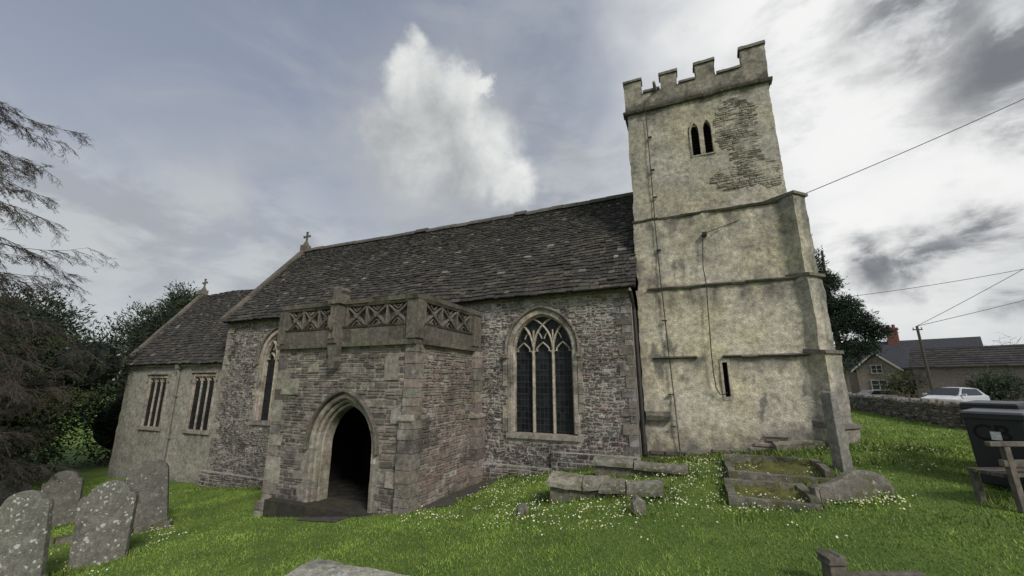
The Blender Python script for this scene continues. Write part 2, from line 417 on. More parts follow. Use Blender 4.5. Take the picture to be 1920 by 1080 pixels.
def tiled(mb,x0,x1,y0,z0,y1,z1,rh0,rh1,sag=0):
    L=math.hypot(y1-y0,z1-z0); uy,uz=(y1-y0)/L,(z1-z0)/L
    ny,nz_=(-uz,uy) if uy>0 else (uz,-uy)
    if nz_<0: ny,nz_=-ny,-nz_
    s=0
    def P(x,s_,n_):
        k=(x-x0)/(x1-x0); dz=-sag*math.sin(math.pi*k)*s_/L+.06*noise.noise(Vector((x*.6,s_*.8,2)))
        return (x,y0+uy*s_+ny*n_,z0+uz*s_+nz_*n_+dz)
    n=40; vs=[];fs=[]
    for i in range(n+1):
        x=x0+(x1-x0)*i/n; vs+= [P(x,0,-.03),P(x,L,-.03)]
    for i in range(n): fs.append((2*i,2*i+2,2*i+3,2*i+1))
    mb.add(vs,fs,(.013,.012,.010))
    while s<L:
        rh=rh0+(rh1-rh0)*s/L; x=x0-random.uniform(0,.2)
        while x<x1:
            w=random.uniform(.5,1.6)*rh*1.15; a=max(x,x0);b_=min(x+w,x1)
            if b_-a>.03:
                g=.004; e=min(s+rh*1.35,L+.02); t=random.uniform(.014,.032); lift=.018+random.uniform(0,.018)
                o1=random.uniform(-.022,.022);o2=o1+random.uniform(-.014,.014)
                c=random.choice([(.058,.051,.042),(.045,.040,.034),(.072,.063,.051),(.036,.033,.029),(.095,.083,.066)])
                if random.random()<.014: c=(.22,.215,.19)
                c=jit(c,.3)
                mb.hexa([P(a+g,s+o1,lift-.02),P(b_-g,s+o2,lift-.02),P(b_-g,e,-.02),P(a+g,e,-.02),P(a+g,s+o1,lift+t),P(b_-g,s+o2,lift+t),P(b_-g,e,t-.01),P(a+g,e,t-.01)],c)
            x+=w
        s+=rh
mb=MB(); tiled(mb,-16.0,-1.0,9.62,2.16,12.8,5.93,.165,.095,.05)
tiled(mb,-16.0,-1.0,15.98,2.16,12.8,5.93,.27,.17,.05)
roof=part(mb,'nave_roof',M['slate'])
mb=MB(); x=-16
while x<-1.0:
    L=random.uniform(.4,.6); e=min(x+L,-1.0); dz=-.05*math.sin(math.pi*(x+16)/15)+random.uniform(-.012,.015)+(.04 if random.random()<.1 else 0)
    pr=[(-.17,-.10),(-.15,-.03),(-.04,.08),(.04,.08),(.15,-.03),(.17,-.10)]
    vs=[(x+.006,12.8+p,5.96+q+dz) for p,q in pr]+[(e-.006,12.8+p,5.96+q+dz) for p,q in pr]
    mb.add(vs,[(0,1,2,3,4,5),(11,10,9,8,7,6)]+[(i,(i+1)%6,6+(i+1)%6,6+i) for i in range(6)],jit((.10,.09,.075),.3)); x+=L
part(mb,'ridge_stones',M['slate'],roof)
def coping(x0,x1,ya,za,yr,zr,col,seg=7):
    mb=MB()
    for sgn in (1,-1):
        y_e=ya if sgn==1 else 2*yr-ya
        for i in range(seg):
            t0=i/seg;t1=(i+1)/seg-.008
            A=(y_e+(yr-y_e)*t0,za+(zr-za)*t0);B=(y_e+(yr-y_e)*t1,za+(zr-za)*t1); o=random.uniform(-.01,.015)
            mb.hexa([(x0,A[0],A[1]-.10),(x1,A[0],A[1]-.10),(x1,B[0],B[1]-.10),(x0,B[0],B[1]-.10),(x0,A[0],A[1]+.10+o),(x1,A[0],A[1]+.10+o),(x1,B[0],B[1]+.10+o),(x0,B[0],B[1]+.10+o)],jit(col,.2))
    mb.box((x0-.02,yr-.16,zr-.05),(x1+.02,yr+.16,zr+.2),col)
    return mb
part(coping(-16.2,-15.92,9.60,2.22,12.8,6.02,(.13,.115,.095)),'gable_coping',M['ashlar'],roof)
def cross(x,y,z,s):
    mb=MB(); c=(.14,.13,.11)
    mb.hexa([(x-.12*s,y-.12*s,z),(x+.12*s,y-.12*s,z),(x+.12*s,y+.12*s,z),(x-.12*s,y+.12*s,z),(x-.05*s,y-.05*s,z+.22*s),(x+.05*s,y-.05*s,z+.22*s),(x+.05*s,y+.05*s,z+.22*s),(x-.05*s,y+.05*s,z+.22*s)],c)
    mb.box((x-.035*s,y-.035*s,z+.2*s),(x+.035*s,y+.035*s,z+.72*s),c)
    mb.box((x-.19*s,y-.033*s,z+.46*s),(x+.19*s,y+.033*s,z+.52*s),c)
    for k in (-1,1): mb.box((x+k*.19*s-.02*s,y-.04*s,z+.435*s),(x+k*.19*s+.02*s,y+.04*s,z+.545*s),c)
    mb.box((x-.055*s,y-.045*s,z+.69*s),(x+.055*s,y+.045*s,z+.73*s),c)
    return mb
part(cross(-16.04,12.8,6.2,.95),'gable_cross',M['ashlar'],roof)
CX0=-23.25
CW=[(-20.78,.62,-1.82,.14),(-17.66,.64,-1.82,.2)]
def chcol(p):
    x,y,z=p; a=fb((x*1.5,z*1.5,2)); b_=fb((x*7,z*.5,5))
    c=Vector((.43,.405,.335)); g=gz(x,y)
    c=c*(1+.18*a); d=0
    for cx,w,zb,zt in CW:
        if abs(x-cx)<w+.25 and z<zb: d=max(d,.6*max(0,1-(zb-z)/1.1)*(.7+b_))
    if z>.3: d=max(d,(z-.3)*.8*(.6+b_))
    if z<g+.5: d=max(d,.6*(1-(z-g)/.5)*(.8+a))
    if x<CX0+.4: d=max(d,.35)
    d=max(d,.12+.4*a)
    d=max(0,min(.85,d)); return tuple(c*(1-d)+Vector((.11,.10,.085))*d)
mb=MB()
def chole(c):
    if c.y>YC+.01: return False
    for cx,w,zb,zt in CW:
        if abs(c.x-cx)<w+.03 and zb-.02<c.z<zt+.03: return True
rough_box(mb,(CX0,YC,-4.7),(-15.9,15.3,.8),.11,.025,chcol,hole=chole)
mb.add([(CX0,YC,.75),(CX0,12.8,4.4),(CX0,15.3,.75)],[(0,1,2)],(.3,.28,.22))
part(mb,'chancel_wall',M['render'])
for cx,w,zb,zt in CW:
    pos=south(YC); mb=MB()
    block_sweep(mb,[(cx-w-.05,zb),(cx-w-.05,zt+.05),(cx+w+.05,zt+.05),(cx+w+.05,zb)],.12,pos,.03,-.1,.35,.12,[(.38,.355,.29),(.34,.315,.26)])
    mb.box((cx-w-.14,YC-.07,zb-.13),(cx+w+.14,YC+.25,zb),(.33,.305,.255))
    fr=part(mb,'window',M['ashlar'])
    g=MB(); g.box((cx-w-.03,YC+.055,zb),(cx+w+.03,YC+.07,zt+.03)); part(g,'glass',M['glass'],fr)
    t=MB(); lw=w*2/3
    for s_ in (-1,1): t.sweep([(cx+s_*lw/2,zb),(cx+s_*lw/2,zt)],.055,pos,-.0,-.055,.3,(.38,.35,.29))
    for k in (-1,0,1):
        c0=cx+k*lw; hw=lw/2-.02
        pr=[(-hw,-.26),(-.93*hw,-.16),(-.55*hw,-.15),(-.6*hw,-.09),(0,-.015)]
        pl=[(c0+a,zt+b_) for a,b_ in pr]+[(c0-a,zt+b_) for a,b_ in reversed(pr[:-1])]
        t.sweep(pl,.035,pos,-.005,-.053,.3,(.36,.33,.27))
    part(t,'tracery',M['ashlar'],fr)
    h=MB(); h.sweep([(cx-w-.17,zt-.15),(cx-w-.17,zt+.16),(cx+w+.17,zt+.16),(cx+w+.17,zt-.15)],.06,pos,.09,-.02,.3,(.27,.25,.2)); part(h,'hood_mould',M['ashlar'],fr)
mb=MB(); tiled(mb,CX0-.05,-15.95,10.08,.70,12.8,4.42,.165,.10); tiled(mb,CX0-.05,-15.95,15.5,.70,12.8,4.42,.26,.17)
croof=part(mb,'chancel_roof',M['slate'])
part(coping(CX0-.22,CX0+.06,10.05,.78,12.8,4.52,(.15,.135,.11),6),'gable_coping',M['ashlar'],croof)
part(cross(CX0-.06,12.8,4.68,.9),'gable_cross',M['ashlar'],croof)
mb=MB(); mb.box((CX0,YC-.10,.60),(-16.0,YC+.0,.74),(.34,.31,.25)); part(mb,'chancel_cornice',M['ashlar'])
mb=MB(); px=-19.3; mb.tube([(px-.05,YC-.12,.66),(px-.05,YC-.12,.45),(px,YC-.09,.3),(px,YC-.09,-3.8)],.05,8,(1.4,1.4,1.3)); mb.box((px-.14,YC-.2,.52),(px+.06,YC-.03,.68),(1.3,1.3,1.2))
for zz in (-.6,-2.2,-3.3): mb.box((px-.08,YC-.13,zz),(px+.08,YC-.01,zz+.06),(1.3,1.3,1.2))
part(mb,'downpipe',M['pipe'])
# ---- tower
TX0,TX1=-1.02,2.52
def tcol(p):
    x,y,z=p
    a=fb((x*.9,z*.9+y*.5,7)); b_=fb((x*3.6+y*3,z*.9,1)); e=fb((x*3,z*3,11+y*2)); f_=fb((x*8,z*8,31+y*3))
    c=Vector((.66,.60,.475))*(1+.08*a+.06*e+.08*f_)
    if z>4.1: c=Vector((.58,.535,.44))*(1+.10*a+.06*e+.09*f_)
    yk=max(0,min(1,.4+1.6*fb((x*.8,z*.8,77)))) ; c=Vector((c.x,c.y*(1-.02*yk),c.z*(1-.15*yk)))
    d=0
    for zl,dep in ((7.5,.9),(4.1,1.1),(2.2,.8),(.55,.5)):
        if z<zl: d=max(d,(1-(zl-z)/dep)*(.60+.95*b_+.6*a))
    ed=min(x-TX0,TX1-x)
    d=max(d,(.75-ed)*(.45+1.2*a) if ed<.75 else 0)
    gg=gz(x,10.3)
    if z<gg+.7: d=max(d,(1-(z-gg)/.7)*(.8+e))
    if 2.2<z<4.1: d=max(d,.5*(a+e)+.22+(.45 if x>1.7 else 0)*(z-2.2)/1.9,(.8 if x<.1 else .15)*(.45+e+.3*b_))
    elif z>4.1: d=max(d,.38*(a+.9*e)+.28)
    else: d=max(d,.22*e+.25*a+.03)
    d=max(0,min(.84,d))
    dk=Vector((.17,.158,.14))*(1+.35*e)
    c=c*(1-d)+dk*d
    s_=noise.noise(Vector((x*6,z*6,20)))
    if s_>.45: c=c*.82
    return tuple(c)
BL=[(.68,5.82,6.78,.095),(.98,5.82,6.80,.095)]
def bhole(c):
    if c.y>10.9: return False
    return any(abs(c.x-cx)<w+.03 and z0<c.z<z1-.08 for cx,z0,z1,w in BL)
mb=MB(); rough_box(mb,(TX0,10.8,4.0),(TX1-.03,14.7,7.6),.05,.034,tcol,hole=bhole,sc=2.6)
up=part(mb,'tower_upper_stage',M['render'],smooth=True)
mb=MB(); rough_box(mb,(TX0-.01,10.42,2.1),(TX1+.02,15.0,4.05),.05,.035,tcol,sc=2.6)
part(mb,'tower_middle_stage',M['render'],smooth=True)
SL=(.72,-.33,.42,.05)
def shole(c): return c.y<10.4 and abs(c.x-SL[0])<.07 and SL[1]<c.z<SL[2]
mb=MB(); rough_box(mb,(TX0-.04,10.3,-2.4),(TX1+.05,15.1,2.2),.05,.035,tcol,hole=shole,sc=2.6)
low=part(mb,'tower_lower_stage',M['render'],smooth=True)
poly=[(1345,190),(1405,180),(1418,235),(1424,285),(1468,318),(1470,345),(1405,352),(1330,345),(1345,320),(1382,300),(1345,275),(1338,240)]
PP=[(atY(u,v,10.78).x,atY(u,v,10.78).z) for u,v in poly]
mb=MB()
def pt_(c,x,z):
    k=.5; t=tcol((x,10.8,z)); return tuple(c[i]*(1-k)+t[i]*k*.78 for i in range(3))
stones(mb,south(10.79),.9,2.45,4.3,7.4,(.035,.08),(.07,.24),[(.30,.285,.255),(.25,.235,.21),(.35,.335,.30),(.2,.19,.17)],
  lambda p,q,u,w: not inpoly((p+q)/2+.16*noise.noise(Vector((p*3,u*3,0))),(u+w)/2+.13*noise.noise(Vector((p*3,u*3,9))),PP),dmin=.002,dmax=.016,jt=.009,gap=.005,tone=pt_,wave=.02)
part(mb,'exposed_rubble',M['porch'],up)
mb=MB()
stones(mb,south(10.27),TX0,TX1,-2.0,-.55,(.08,.16),(.2,.5),[(.24,.21,.18),(.2,.18,.155),(.28,.25,.21)],
  lambda p,q,u,w: w<gz(p,10.2)-.1 or (u>gz(p,10.2)+.1+.3*noise.noise(Vector((p*1.3,0,4)))),dmax=.04)
part(mb,'tower_footing',M['porch'])
def stringc(x0,x1,y,z,h,pr,col=(.14,.13,.112)):
    mb=MB(); x=x0
    while x<x1:
        L=random.uniform(.25,.7); e=min(x+L,x1); o=random.uniform(-.02,.02); zo=random.uniform(-.014,.014); c=jit(col,.3)
        mb.hexa([(x,y-pr+.03+o,z+zo),(e-.006,y-pr+.03+o,z+zo),(e-.006,y+.12,z-.02),(x,y+.12,z-.02),(x,y-pr+o,z+h*.6+zo),(e-.006,y-pr+o,z+h*.6+zo),(e-.006,y+.12,z+h+.05),(x,y+.12,z+h+.05)],c); x+=L
    return mb
part(stringc(TX0-.1,TX1+.07,10.8,7.48,.11,.12),'string_course',M['parapet'])
part(stringc(TX0-.03,TX1+.06,10.45,4.03,.08,.09),'string_course',M['parapet'])
part(stringc(-.78,TX1+.1,10.33,2.17,.07,.10),'string_course',M['parapet'])
part(stringc(-.78,.18,10.28,.52,.045,.07),'string_course',M['parapet'])
part(stringc(.70,2.4,10.28,.52,.045,.07),'string_course',M['parapet'])
part(stringc(-1.02,-.5,10.25,-.85,.16,.10),'string_course',M['parapet'])
mb=MB()
for a,b_ in (((TX0-.08,14.7,7.5),(TX1+.05,14.8,7.62)),((TX0-.08,10.8,7.5),(TX0,14.7,7.62)),((TX1-.03,10.8,7.5),(TX1+.05,14.7,7.62))): mb.box(a,b_,(.16,.145,.12))
pcol=lambda p: tuple(Vector((.30,.28,.24))*(1+.5*fb((p[0]*2,p[1]*2,p[2]*3)))*(.42 if p[2]<7.75+.2*fb((p[0]*3,0,1)) else .9))
P0,P1,Q0,Q1=TX0-.03,TX1+.01,10.77,14.73; TK=.25
rough_box(mb,(P0,Q0,7.55),(P1,Q0+TK,8.08),.09,.02,pcol); rough_box(mb,(P0,Q1-TK,7.55),(P1,Q1,8.08),.2,.02,pcol)
rough_box(mb,(P0,Q0+TK,7.55),(P0+TK,Q1-TK,8.08),.2,.02,pcol); rough_box(mb,(P1-TK,Q0+TK,7.55),(P1,Q1-TK,8.08),.2,.02,pcol)
mb.box((P0+TK,Q0+TK,7.5),(P1-TK,Q1-TK,7.7),(.15,.15,.14))
part(mb,'parapet',M['parapet'])
for xa,xb,top in ((P0,-.57,8.60),(-.05,.38,8.58),(.86,1.33,8.60),(1.97,P1,8.68)):
    for (ya,yb) in ((Q0,Q0+TK),(Q1-TK,Q1)):
        mb=MB(); rough_box(mb,(xa,ya,8.07),(xb,yb,top-.08),.07,.022,pcol)
        rough_box(mb,(xa-.03,ya-.04,top-.08),(xb+.03,yb+.03,top),.07,.018,(.2,.188,.16)); part(mb,'merlon',M['parapet'])
for ya,yb in ((11.9,12.4),(13.1,13.6)):
    for xa,xb in ((P0,P0+TK),(P1-TK,P1)):
        mb=MB(); rough_box(mb,(xa,ya,8.07),(xb,yb,8.46),.1,.02,pcol); rough_box(mb,(xa-.03,ya-.03,8.46),(xb+.03,yb+.03,8.54),.1,.015,(.2,.188,.16)); part(mb,'merlon',M['parapet'])
for xa,xb in ((-.54,-.08),(.41,.83),(1.36,1.94)):
    mb=MB(); rough_box(mb,(xa,Q0-.04,8.08),(xb,Q0+TK+.03,8.15),.08,.015,(.2,.188,.16)); part(mb,'parapet_coping',M['parapet'])
mb=MB(); mb.tube([(-.2,Q0+.1,8.1),(-.2,Q0-.1,8.05),(-.22,Q0-.32,8.12)],[.06,.05,.035],6,(.3,.3,.28)); part(mb,'water_spout',M['parapet'])
mb=MB(); mb.tube([(2.05,Q0+.1,8.66),(2.05,Q0+.1,8.80)],.02,5); part(mb,'iron_stub',M['iron'])
mb=MB(); mb.tube([(-.8,Q0+.1,8.58),(-.8,Q0+.1,8.70)],.02,5); part(mb,'iron_stub',M['iron'])
def lancet(cx,z0,z1,w): return arch_line(cx,w,z0,z1-.26,.26,6)
mb=MB(); pos=south(10.8)
outer=[(.54,5.79),(1.12,5.79),(1.12,6.6),(1.02,6.86),(.66,6.86),(.54,6.6)]
plate(mb,pos,outer,[lancet(*b_) for b_ in BL],.22,(.42,.385,.315),d0=.035)
n=len(outer); mb.add([pos(x,z,.035) for x,z in outer]+[pos(x,z,-.03) for x,z in outer],[(i,(i+1)%n,n+(i+1)%n,n+i) for i in range(n)],(.42,.385,.315))
bw=part(mb,'belfry_window',M['ashlar'])
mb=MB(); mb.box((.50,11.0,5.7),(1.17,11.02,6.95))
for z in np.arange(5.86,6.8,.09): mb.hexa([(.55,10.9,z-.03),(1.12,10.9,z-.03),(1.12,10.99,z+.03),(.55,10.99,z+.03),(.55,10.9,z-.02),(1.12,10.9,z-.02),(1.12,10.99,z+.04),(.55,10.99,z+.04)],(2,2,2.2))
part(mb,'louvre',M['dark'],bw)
mb=MB(); pos=south(10.3); x,z0,z1,w=SL
q=((x-.10,z0-.06),(x+.10,z0-.06),(x+.10,z1+.08),(x-.10,z1+.08))
plate(mb,pos,list(q),[[(x-w,z0),(x+w,z0),(x+w,z1),(x-w,z1)]],.2,(.52,.47,.37),d0=.025)
mb.add([pos(a,b_,.025) for a,b_ in q]+[pos(a,b_,-.04) for a,b_ in q],[(0,1,5,4),(1,2,6,5),(2,3,7,6),(3,0,4,7)],(.52,.47,.37))
sw=part(mb,'slit_window',M['render'])
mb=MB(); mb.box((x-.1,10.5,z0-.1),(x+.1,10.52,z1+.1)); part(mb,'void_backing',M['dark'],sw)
def bcol(p):
    c=Vector(tcol((min(p.x,2.2),10.3,p.z))); k=.5+.5*noise.noise(Vector((p.x*2.5,p.z*2.5,3)))
    blk=noise.cell(Vector((p.x*3+.3,p.y*3,p.z*3.6)))
    g=Vector((.28,.265,.235))*(.8+.4*blk); t=.5+.4*k if p.x>2.62 else .25*k+.1
    return tuple(c*(1-t)+g*t)
mb=MB(); cx,cy=2.50,10.42
def xf(q): return Vector((cx+.7071*q.x+.7071*q.y, cy-.7071*q.x+.7071*q.y, q.z))
for L,w,z0,z1,sl in ((.15,.42,2.1,4.10,.10),(.20,.47,.5,2.2,.14),(.27,.52,-.95,.56,.16),(.34,.58,-2.3,-.88,.16)):
    rough_box(mb,(-.5,-w/2,z0),(L,w/2,z1),.06,.03,bcol,sc=2.6,xf=xf)
    P=[xf(Vector(q)) for q in ((-.5,-w/2-.03,z1-.005),(L+.05,-w/2-.03,z1-.005),(L+.05,w/2+.03,z1-.005),(-.5,w/2+.03,z1-.005),(-.5,-w/2-.03,z1+sl),(L+.05,-w/2-.03,z1+.06),(L+.05,w/2+.03,z1+.06),(-.5,w/2+.03,z1+sl))]
    mb.hexa(P,(.2,.18,.15))
part(mb,'corner_buttress',M['render'])
mb=MB()
pts=[(-.50,10.62,7.7),(-.50,10.66,7.45),(-.50,10.72,7.3),(-.50,10.73,4.25),(-.49,10.30,4.12),(-.49,10.36,3.9),(-.47,10.35,2.4),(-.46,10.17,2.25),(-.45,10.22,2.0),(-.42,10.21,.65),(-.42,10.15,.55),(-.41,10.22,.4),(-.36,10.22,-1.5)]
mb.tube(pts,.013,6)
for z in (6.6,5.6,4.8,3.2,1.4,-.3,-1.0):
    yy=10.72 if z>4.2 else 10.35 if z>2.3 else 10.21
    mb.box((-.515,yy-.025,z),(-.40,yy+.04,z+.025))
mb.tube([(-.375,10.2,-.35),(-.365,10.2,-1.1)],.02,6,(6,6,6))
part(mb,'lightning_conductor',M['cable'])
mb=MB(); A=atY(1318,438,10.33)
pts=[A+Vector((.03,0,.0)),A+Vector((-.01,0,-.05)),atY(1318,500,10.28),atY(1325,536,10.16),atY(1326,560,10.2),atY(1334,664,10.17),atY(1338,700,10.2),atY(1343,728,10.2),atY(1350,739,10.2),atY(1358,740,10.2),atY(1364,736,10.2)]
mb.tube(pts,.012,6); mb.box((A.x-.02,10.28,A.z-.06),(A.x+.08,10.42,A.z+.03)); part(mb,'power_cable',M['cable'])
mb=MB(); mb.tube([(-1.15,9.80,2.1),(-1.13,9.98,1.9),(-1.12,10.1,1.7),(-1.10,10.16,-1.6)],.045,8,(.25,.25,.25)); part(mb,'downpipe',M['pipe'])
mb=MB(); mb.box((NX0,YN-.10,2.12),(NX1,YN-.0,2.2),(.2,.18,.15)); part(mb,'eaves_course',M['ashlar'])
# ---- porch
PX0,PX1=-9.32,-5.22
DC,DW=-7.07,.70; DB,DS,DHH=-3.3,-1.42,.90
mb=MB(); pos=south(YP)
plate(mb,pos,[(PX0,-4.3),(PX1,-4.3),(PX1,.85),(PX0,.85)],[list(reversed(arch_line(DC,DW+.25,-4.2,DS,DHH+.27)))],.42,(.27,.255,.225))
PPAL=[(.155,.138,.122),(.18,.16,.142),(.205,.183,.158),(.13,.116,.104),(.225,.203,.175),(.165,.143,.128),(.19,.158,.14),(.11,.10,.092)]
def pskip(p,q,u,w):
    if w<gz((p+q)/2,YP)-.15: return True
    for x in (p,q,(p+q)/2):
        for z in (u,w):
            if abs(x-DC)<arch_half(z,DW+.26,DS,DHH+.28): return True
def ptone(c,x,z):
    if random.random()<.07: c=jit(random.choice(ASH),.15)
    if z<-1.9: c=tuple(v*.8 for v in c)
    return c
stones(mb,pos,PX0+.3,PX1-.3,-4.2,.80,(.065,.16),(.12,.40),PPAL,pskip,tone=ptone,dmax=.024,jt=.006,wave=.012,gap=.006,split=.4)
z=-4.0;i=0
while z<.78:
    h=random.uniform(.2,.36); h=min(h,.8-z) if .8-z>.1 else .8-z
    L=.44 if i%2 else .26
    mb.box((PX0-.015,YP-random.uniform(.02,.032),z+.005),(PX0+L+random.uniform(-.05,.05),YP+.3,z+h-.005),jit(random.choice(ASH+PPAL[2:5]),.25)); z+=h;i+=1
for (u,v,w,h) in ((545,725,.55,.36),(735,690,.35,.5),(520,770,.3,.5),(515,890,.35,.35),(735,900,.3,.3),(590,690,.3,.2),(742,780,.22,.3)):
    p=atY(u,v,YP); mb.box((p.x-w/2,YP-.033,p.z-h/2),(p.x+w/2,YP+.02,p.z+h/2),jit((.30,.28,.235),.15))
part(mb,'porch_front_wall',M['porch'])
mb=MB(); mb.box((PX1-.35,YP+.42,-4.2),(PX1,YN-.01,.85),(.27,.255,.225)); mb.add([(PX1,YP,-4.2),(PX1,YP+.43,-4.2),(PX1,YP+.43,.85),(PX1,YP,.85)],[(0,1,2,3)],(.27,.255,.225))
stones(mb,west(PX1),YP+.02,YN-.03,-3.2,.80,(.05,.14),(.1,.34),[(.18,.152,.135),(.2,.17,.148),(.15,.13,.117),(.225,.192,.165),(.19,.153,.135)],lambda p,q,u,w:w<gz(PX1,p)-.15,dmax=.03,tone=lambda c,x,z:jit(random.choice(ASH),.15) if random.random()<.05 else c,wave=.02,gap=.007)
part(mb,'porch_side_wall',M['porch'])
mb=MB(); mb.box((PX0,YP+.42,-4.2),(PX0+.35,YN-.01,.85),(.27,.255,.225)); mb.add([(PX0,YP,-4.2),(PX0,YP+.43,-4.2),(PX0,YP+.43,.85),(PX0,YP,.85)],[(0,1,2,3)],(.27,.255,.225))
stones(mb,east(PX0),YP+.3,YN-.03,-3.6,.80,(.08,.2),(.2,.5),PPAL,dmax=.025)
part(mb,'porch_side_wall',M['porch'])
mb=MB(); mb.box((PX0+.02,YP+.05,.86),(PX1-.02,YN-.02,1.0),(.13,.12,.11)); part(mb,'porch_roof',M['parapet'])
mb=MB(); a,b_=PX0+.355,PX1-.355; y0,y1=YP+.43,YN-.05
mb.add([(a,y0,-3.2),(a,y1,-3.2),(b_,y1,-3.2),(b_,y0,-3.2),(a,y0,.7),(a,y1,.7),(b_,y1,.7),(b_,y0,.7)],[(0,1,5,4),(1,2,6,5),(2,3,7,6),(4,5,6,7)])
part(mb,'porch_shade_lining',M['lining'],recalc=False)  # added lining over the inner walls; interior shade is put into its colour
def pier(mb,x0,x1,y0,y1,z0,z1,pal=ASH,hr=(.22,.4)):
    z=z0
    while z<z1-.01:
        h=min(random.uniform(*hr),z1-z); e=random.uniform(-.01,.01)
        mb.box((x0+e,y0+e,z+.004),(x1+e,y1,z+h-.004),jit(random.choice(pal),.25)); z+=h
bp=[(.24,.22,.185),(.27,.25,.215),(.2,.18,.155),(.235,.205,.175),(.165,.145,.13)]
mb=MB(); pier(mb,-5.48,-5.195,YP-.045,YP+.25,-3,.78,bp,(.16,.34))
pier(mb,-5.52,-5.18,YP-.10,YP+.25,-3,-.78,bp,(.16,.34))
mb.hexa([(-5.54,YP-.12,-.78),(-5.165,YP-.12,-.78),(-5.165,YP,-.78),(-5.54,YP,-.78),(-5.54,YP-.12,-.74),(-5.165,YP-.12,-.74),(-5.165,YP-.05,-.65),(-5.54,YP-.05,-.65)],(.27,.25,.21))
part(mb,'porch_buttress',M['porch'],bevel=.008)
mb=MB(); pier(mb,-5.3,-5.10,9.45,9.86,-3,.78,bp,(.16,.34)); pier(mb,-5.3,-5.0,9.4,9.85,-3,-.9,bp,(.16,.34))
mb.hexa([(-5.2,9.37,-.9),(-4.97,9.37,-.9),(-4.97,9.86,-.9),(-5.2,9.86,-.9),(-5.2,9.37,-.74),(-4.97,9.37,-.86),(-4.97,9.86,-.86),(-5.2,9.86,-.74)],(.25,.23,.19)); part(mb,'porch_buttress',M['porch'],bevel=.008)
mb=MB(); mb.box((PX0-.10,YP-.10,-4.2),(DC-DW-.32,YP-.0,-2.68),(.2,.175,.15)); mb.box((PX0-.10,YP,-4.2),(PX0-.016,YN,-2.68),(.2,.175,.15))
stones(mb,south(YP-.10),PX0-.10,DC-DW-.32,-3.2,-2.68,(.15,.25),(.2,.5),ASH,dmax=.02); part(mb,'porch_plinth',M['porch'])
mb=MB(); mb.box((DC+DW+.32,YP-.08,-4.2),(-5.53,YP,-2.5),(.2,.175,.15)); stones(mb,south(YP-.08),DC+DW+.32,-5.53,-3.1,-2.5,(.12,.22),(.2,.4),PPAL,dmax=.02)
part(mb,'porch_plinth',M['porch'])
mb=MB()
DP=[(.30,.28,.235),(.26,.24,.2),(.34,.32,.27)]
block_sweep(mb,arch_line(DC,DW+.20,-3.1,DS,DHH+.22),.12,pos,.03,-.2,.32,.22,DP)
block_sweep(mb,arch_line(DC,DW+.11,-3.1,DS,DHH+.12),.08,pos,-.05,-.3,.4,.4,DP)
block_sweep(mb,arch_line(DC,DW+.035,-3.1,DS,DHH+.035),.06,pos,-.15,-.42,.4,.4,DP)
for s_ in(-1,1): mb.box((DC+s_*(DW+.17)-.11,YP-.05,-3.3),(DC+s_*(DW+.17)+.11,YP+.3,-2.58),(.27,.25,.21))
dr=part(mb,'doorway_arch',M['ashlar'])
mb=MB(); block_sweep(mb,arch_line(DC,DW+.30,DS-.05,DS,DHH+.33),.07,pos,.11,-.01,.5,.3,[(.15,.138,.12),(.125,.116,.1)]); part(mb,'hood_mould',M['parapet'],dr)
mb=MB(); mb.box((-7.8,YN-.16,-2.9),(-6.2,YN-.10,-.6))
for i in range(8): mb.box((-7.8+i*.2,YN-.18,-2.9),(-7.615+i*.2,YN-.161,-.6),(1.3,1.3,1.3))
part(mb,'inner_door',M['door'])
mb=MB(); mb.box((PX0+.36,YP-.22,-3.2),(PX1-.36,YP+.5,-2.56),(.5,.47,.42)); mb.box((PX0+.36,YP+.5,-3.2),(PX1-.36,YN-.06,-2.56),(.15,.14,.13)); part(mb,'porch_floor',M['path'])  # inner floor box coloured darker to paint the shade within the porch
DK=(.14,.128,.11)
def pparapet(pos,s0,s1,panels):
    mb=MB()
    def bar(a,b_,z0,z1,df,db,c):
        s=a
        while s<b_:
            L=random.uniform(.4,.8); e=min(s+L,b_); cc=jit(c,.3); df_=df+random.uniform(-.01,.01); zt=z1+random.uniform(-.008,.008)
            mb.hexa([pos(x,z,d) for (x,z,d) in ((s,z0,df_-.03),(e-.004,z0,df_-.03),(e-.004,z0,db),(s,z0,db),(s,zt,df_),(e-.004,zt,df_),(e-.004,zt,db),(s,zt,db))],cc); s+=L
    bar(s0,s1,.77,.87,.14,-.12,(.17,.155,.13)); bar(s0,s1,.875,1.18,.06,-.12,DK); bar(s0,s1,1.195,1.24,.09,-.12,DK)
    bar(s0,s1,1.69,1.74,.08,-.12,DK); bar(s0,s1,1.755,1.85,.11,-.15,(.18,.165,.14))
    for a,b_,n in panels:
        w=(b_-a)/n
        for i in range(n):
            l=a+i*w; r=l+w
            mb.sweep([(l+.01,1.24),(r-.01,1.69)],.055,pos,.045,-.06,.3,DK); mb.sweep([(r-.01,1.24),(l+.01,1.69)],.053,pos,.042,-.063,.3,DK)
            c=(l+r)/2; q=.07; mb.prism([(c-q,1.465),(c,1.465-q),(c+q,1.465),(c,1.465+q)],pos,.055,-.07,DK)
            mb.sweep([(r,1.24),(r,1.69)],.05,pos,.05,-.07,.3,DK)
            for sx in (-1,1): mb.sweep([(c+sx*.13,1.25),(c+sx*.05,1.33),(c,1.36)],.028,pos,.03,-.04,.3,DK); mb.sweep([(c+sx*.13,1.68),(c+sx*.05,1.60),(c,1.57)],.028,pos,.03,-.04,.3,DK)
        mb.sweep([(a,1.24),(a,1.69)],.06,pos,.055,-.07,.3,DK)
    return mb
f=pparapet(south(YP),PX0-.03,PX1+.03,[(PX0+.17,-7.60,3),(-7.22,-5.48,3)])
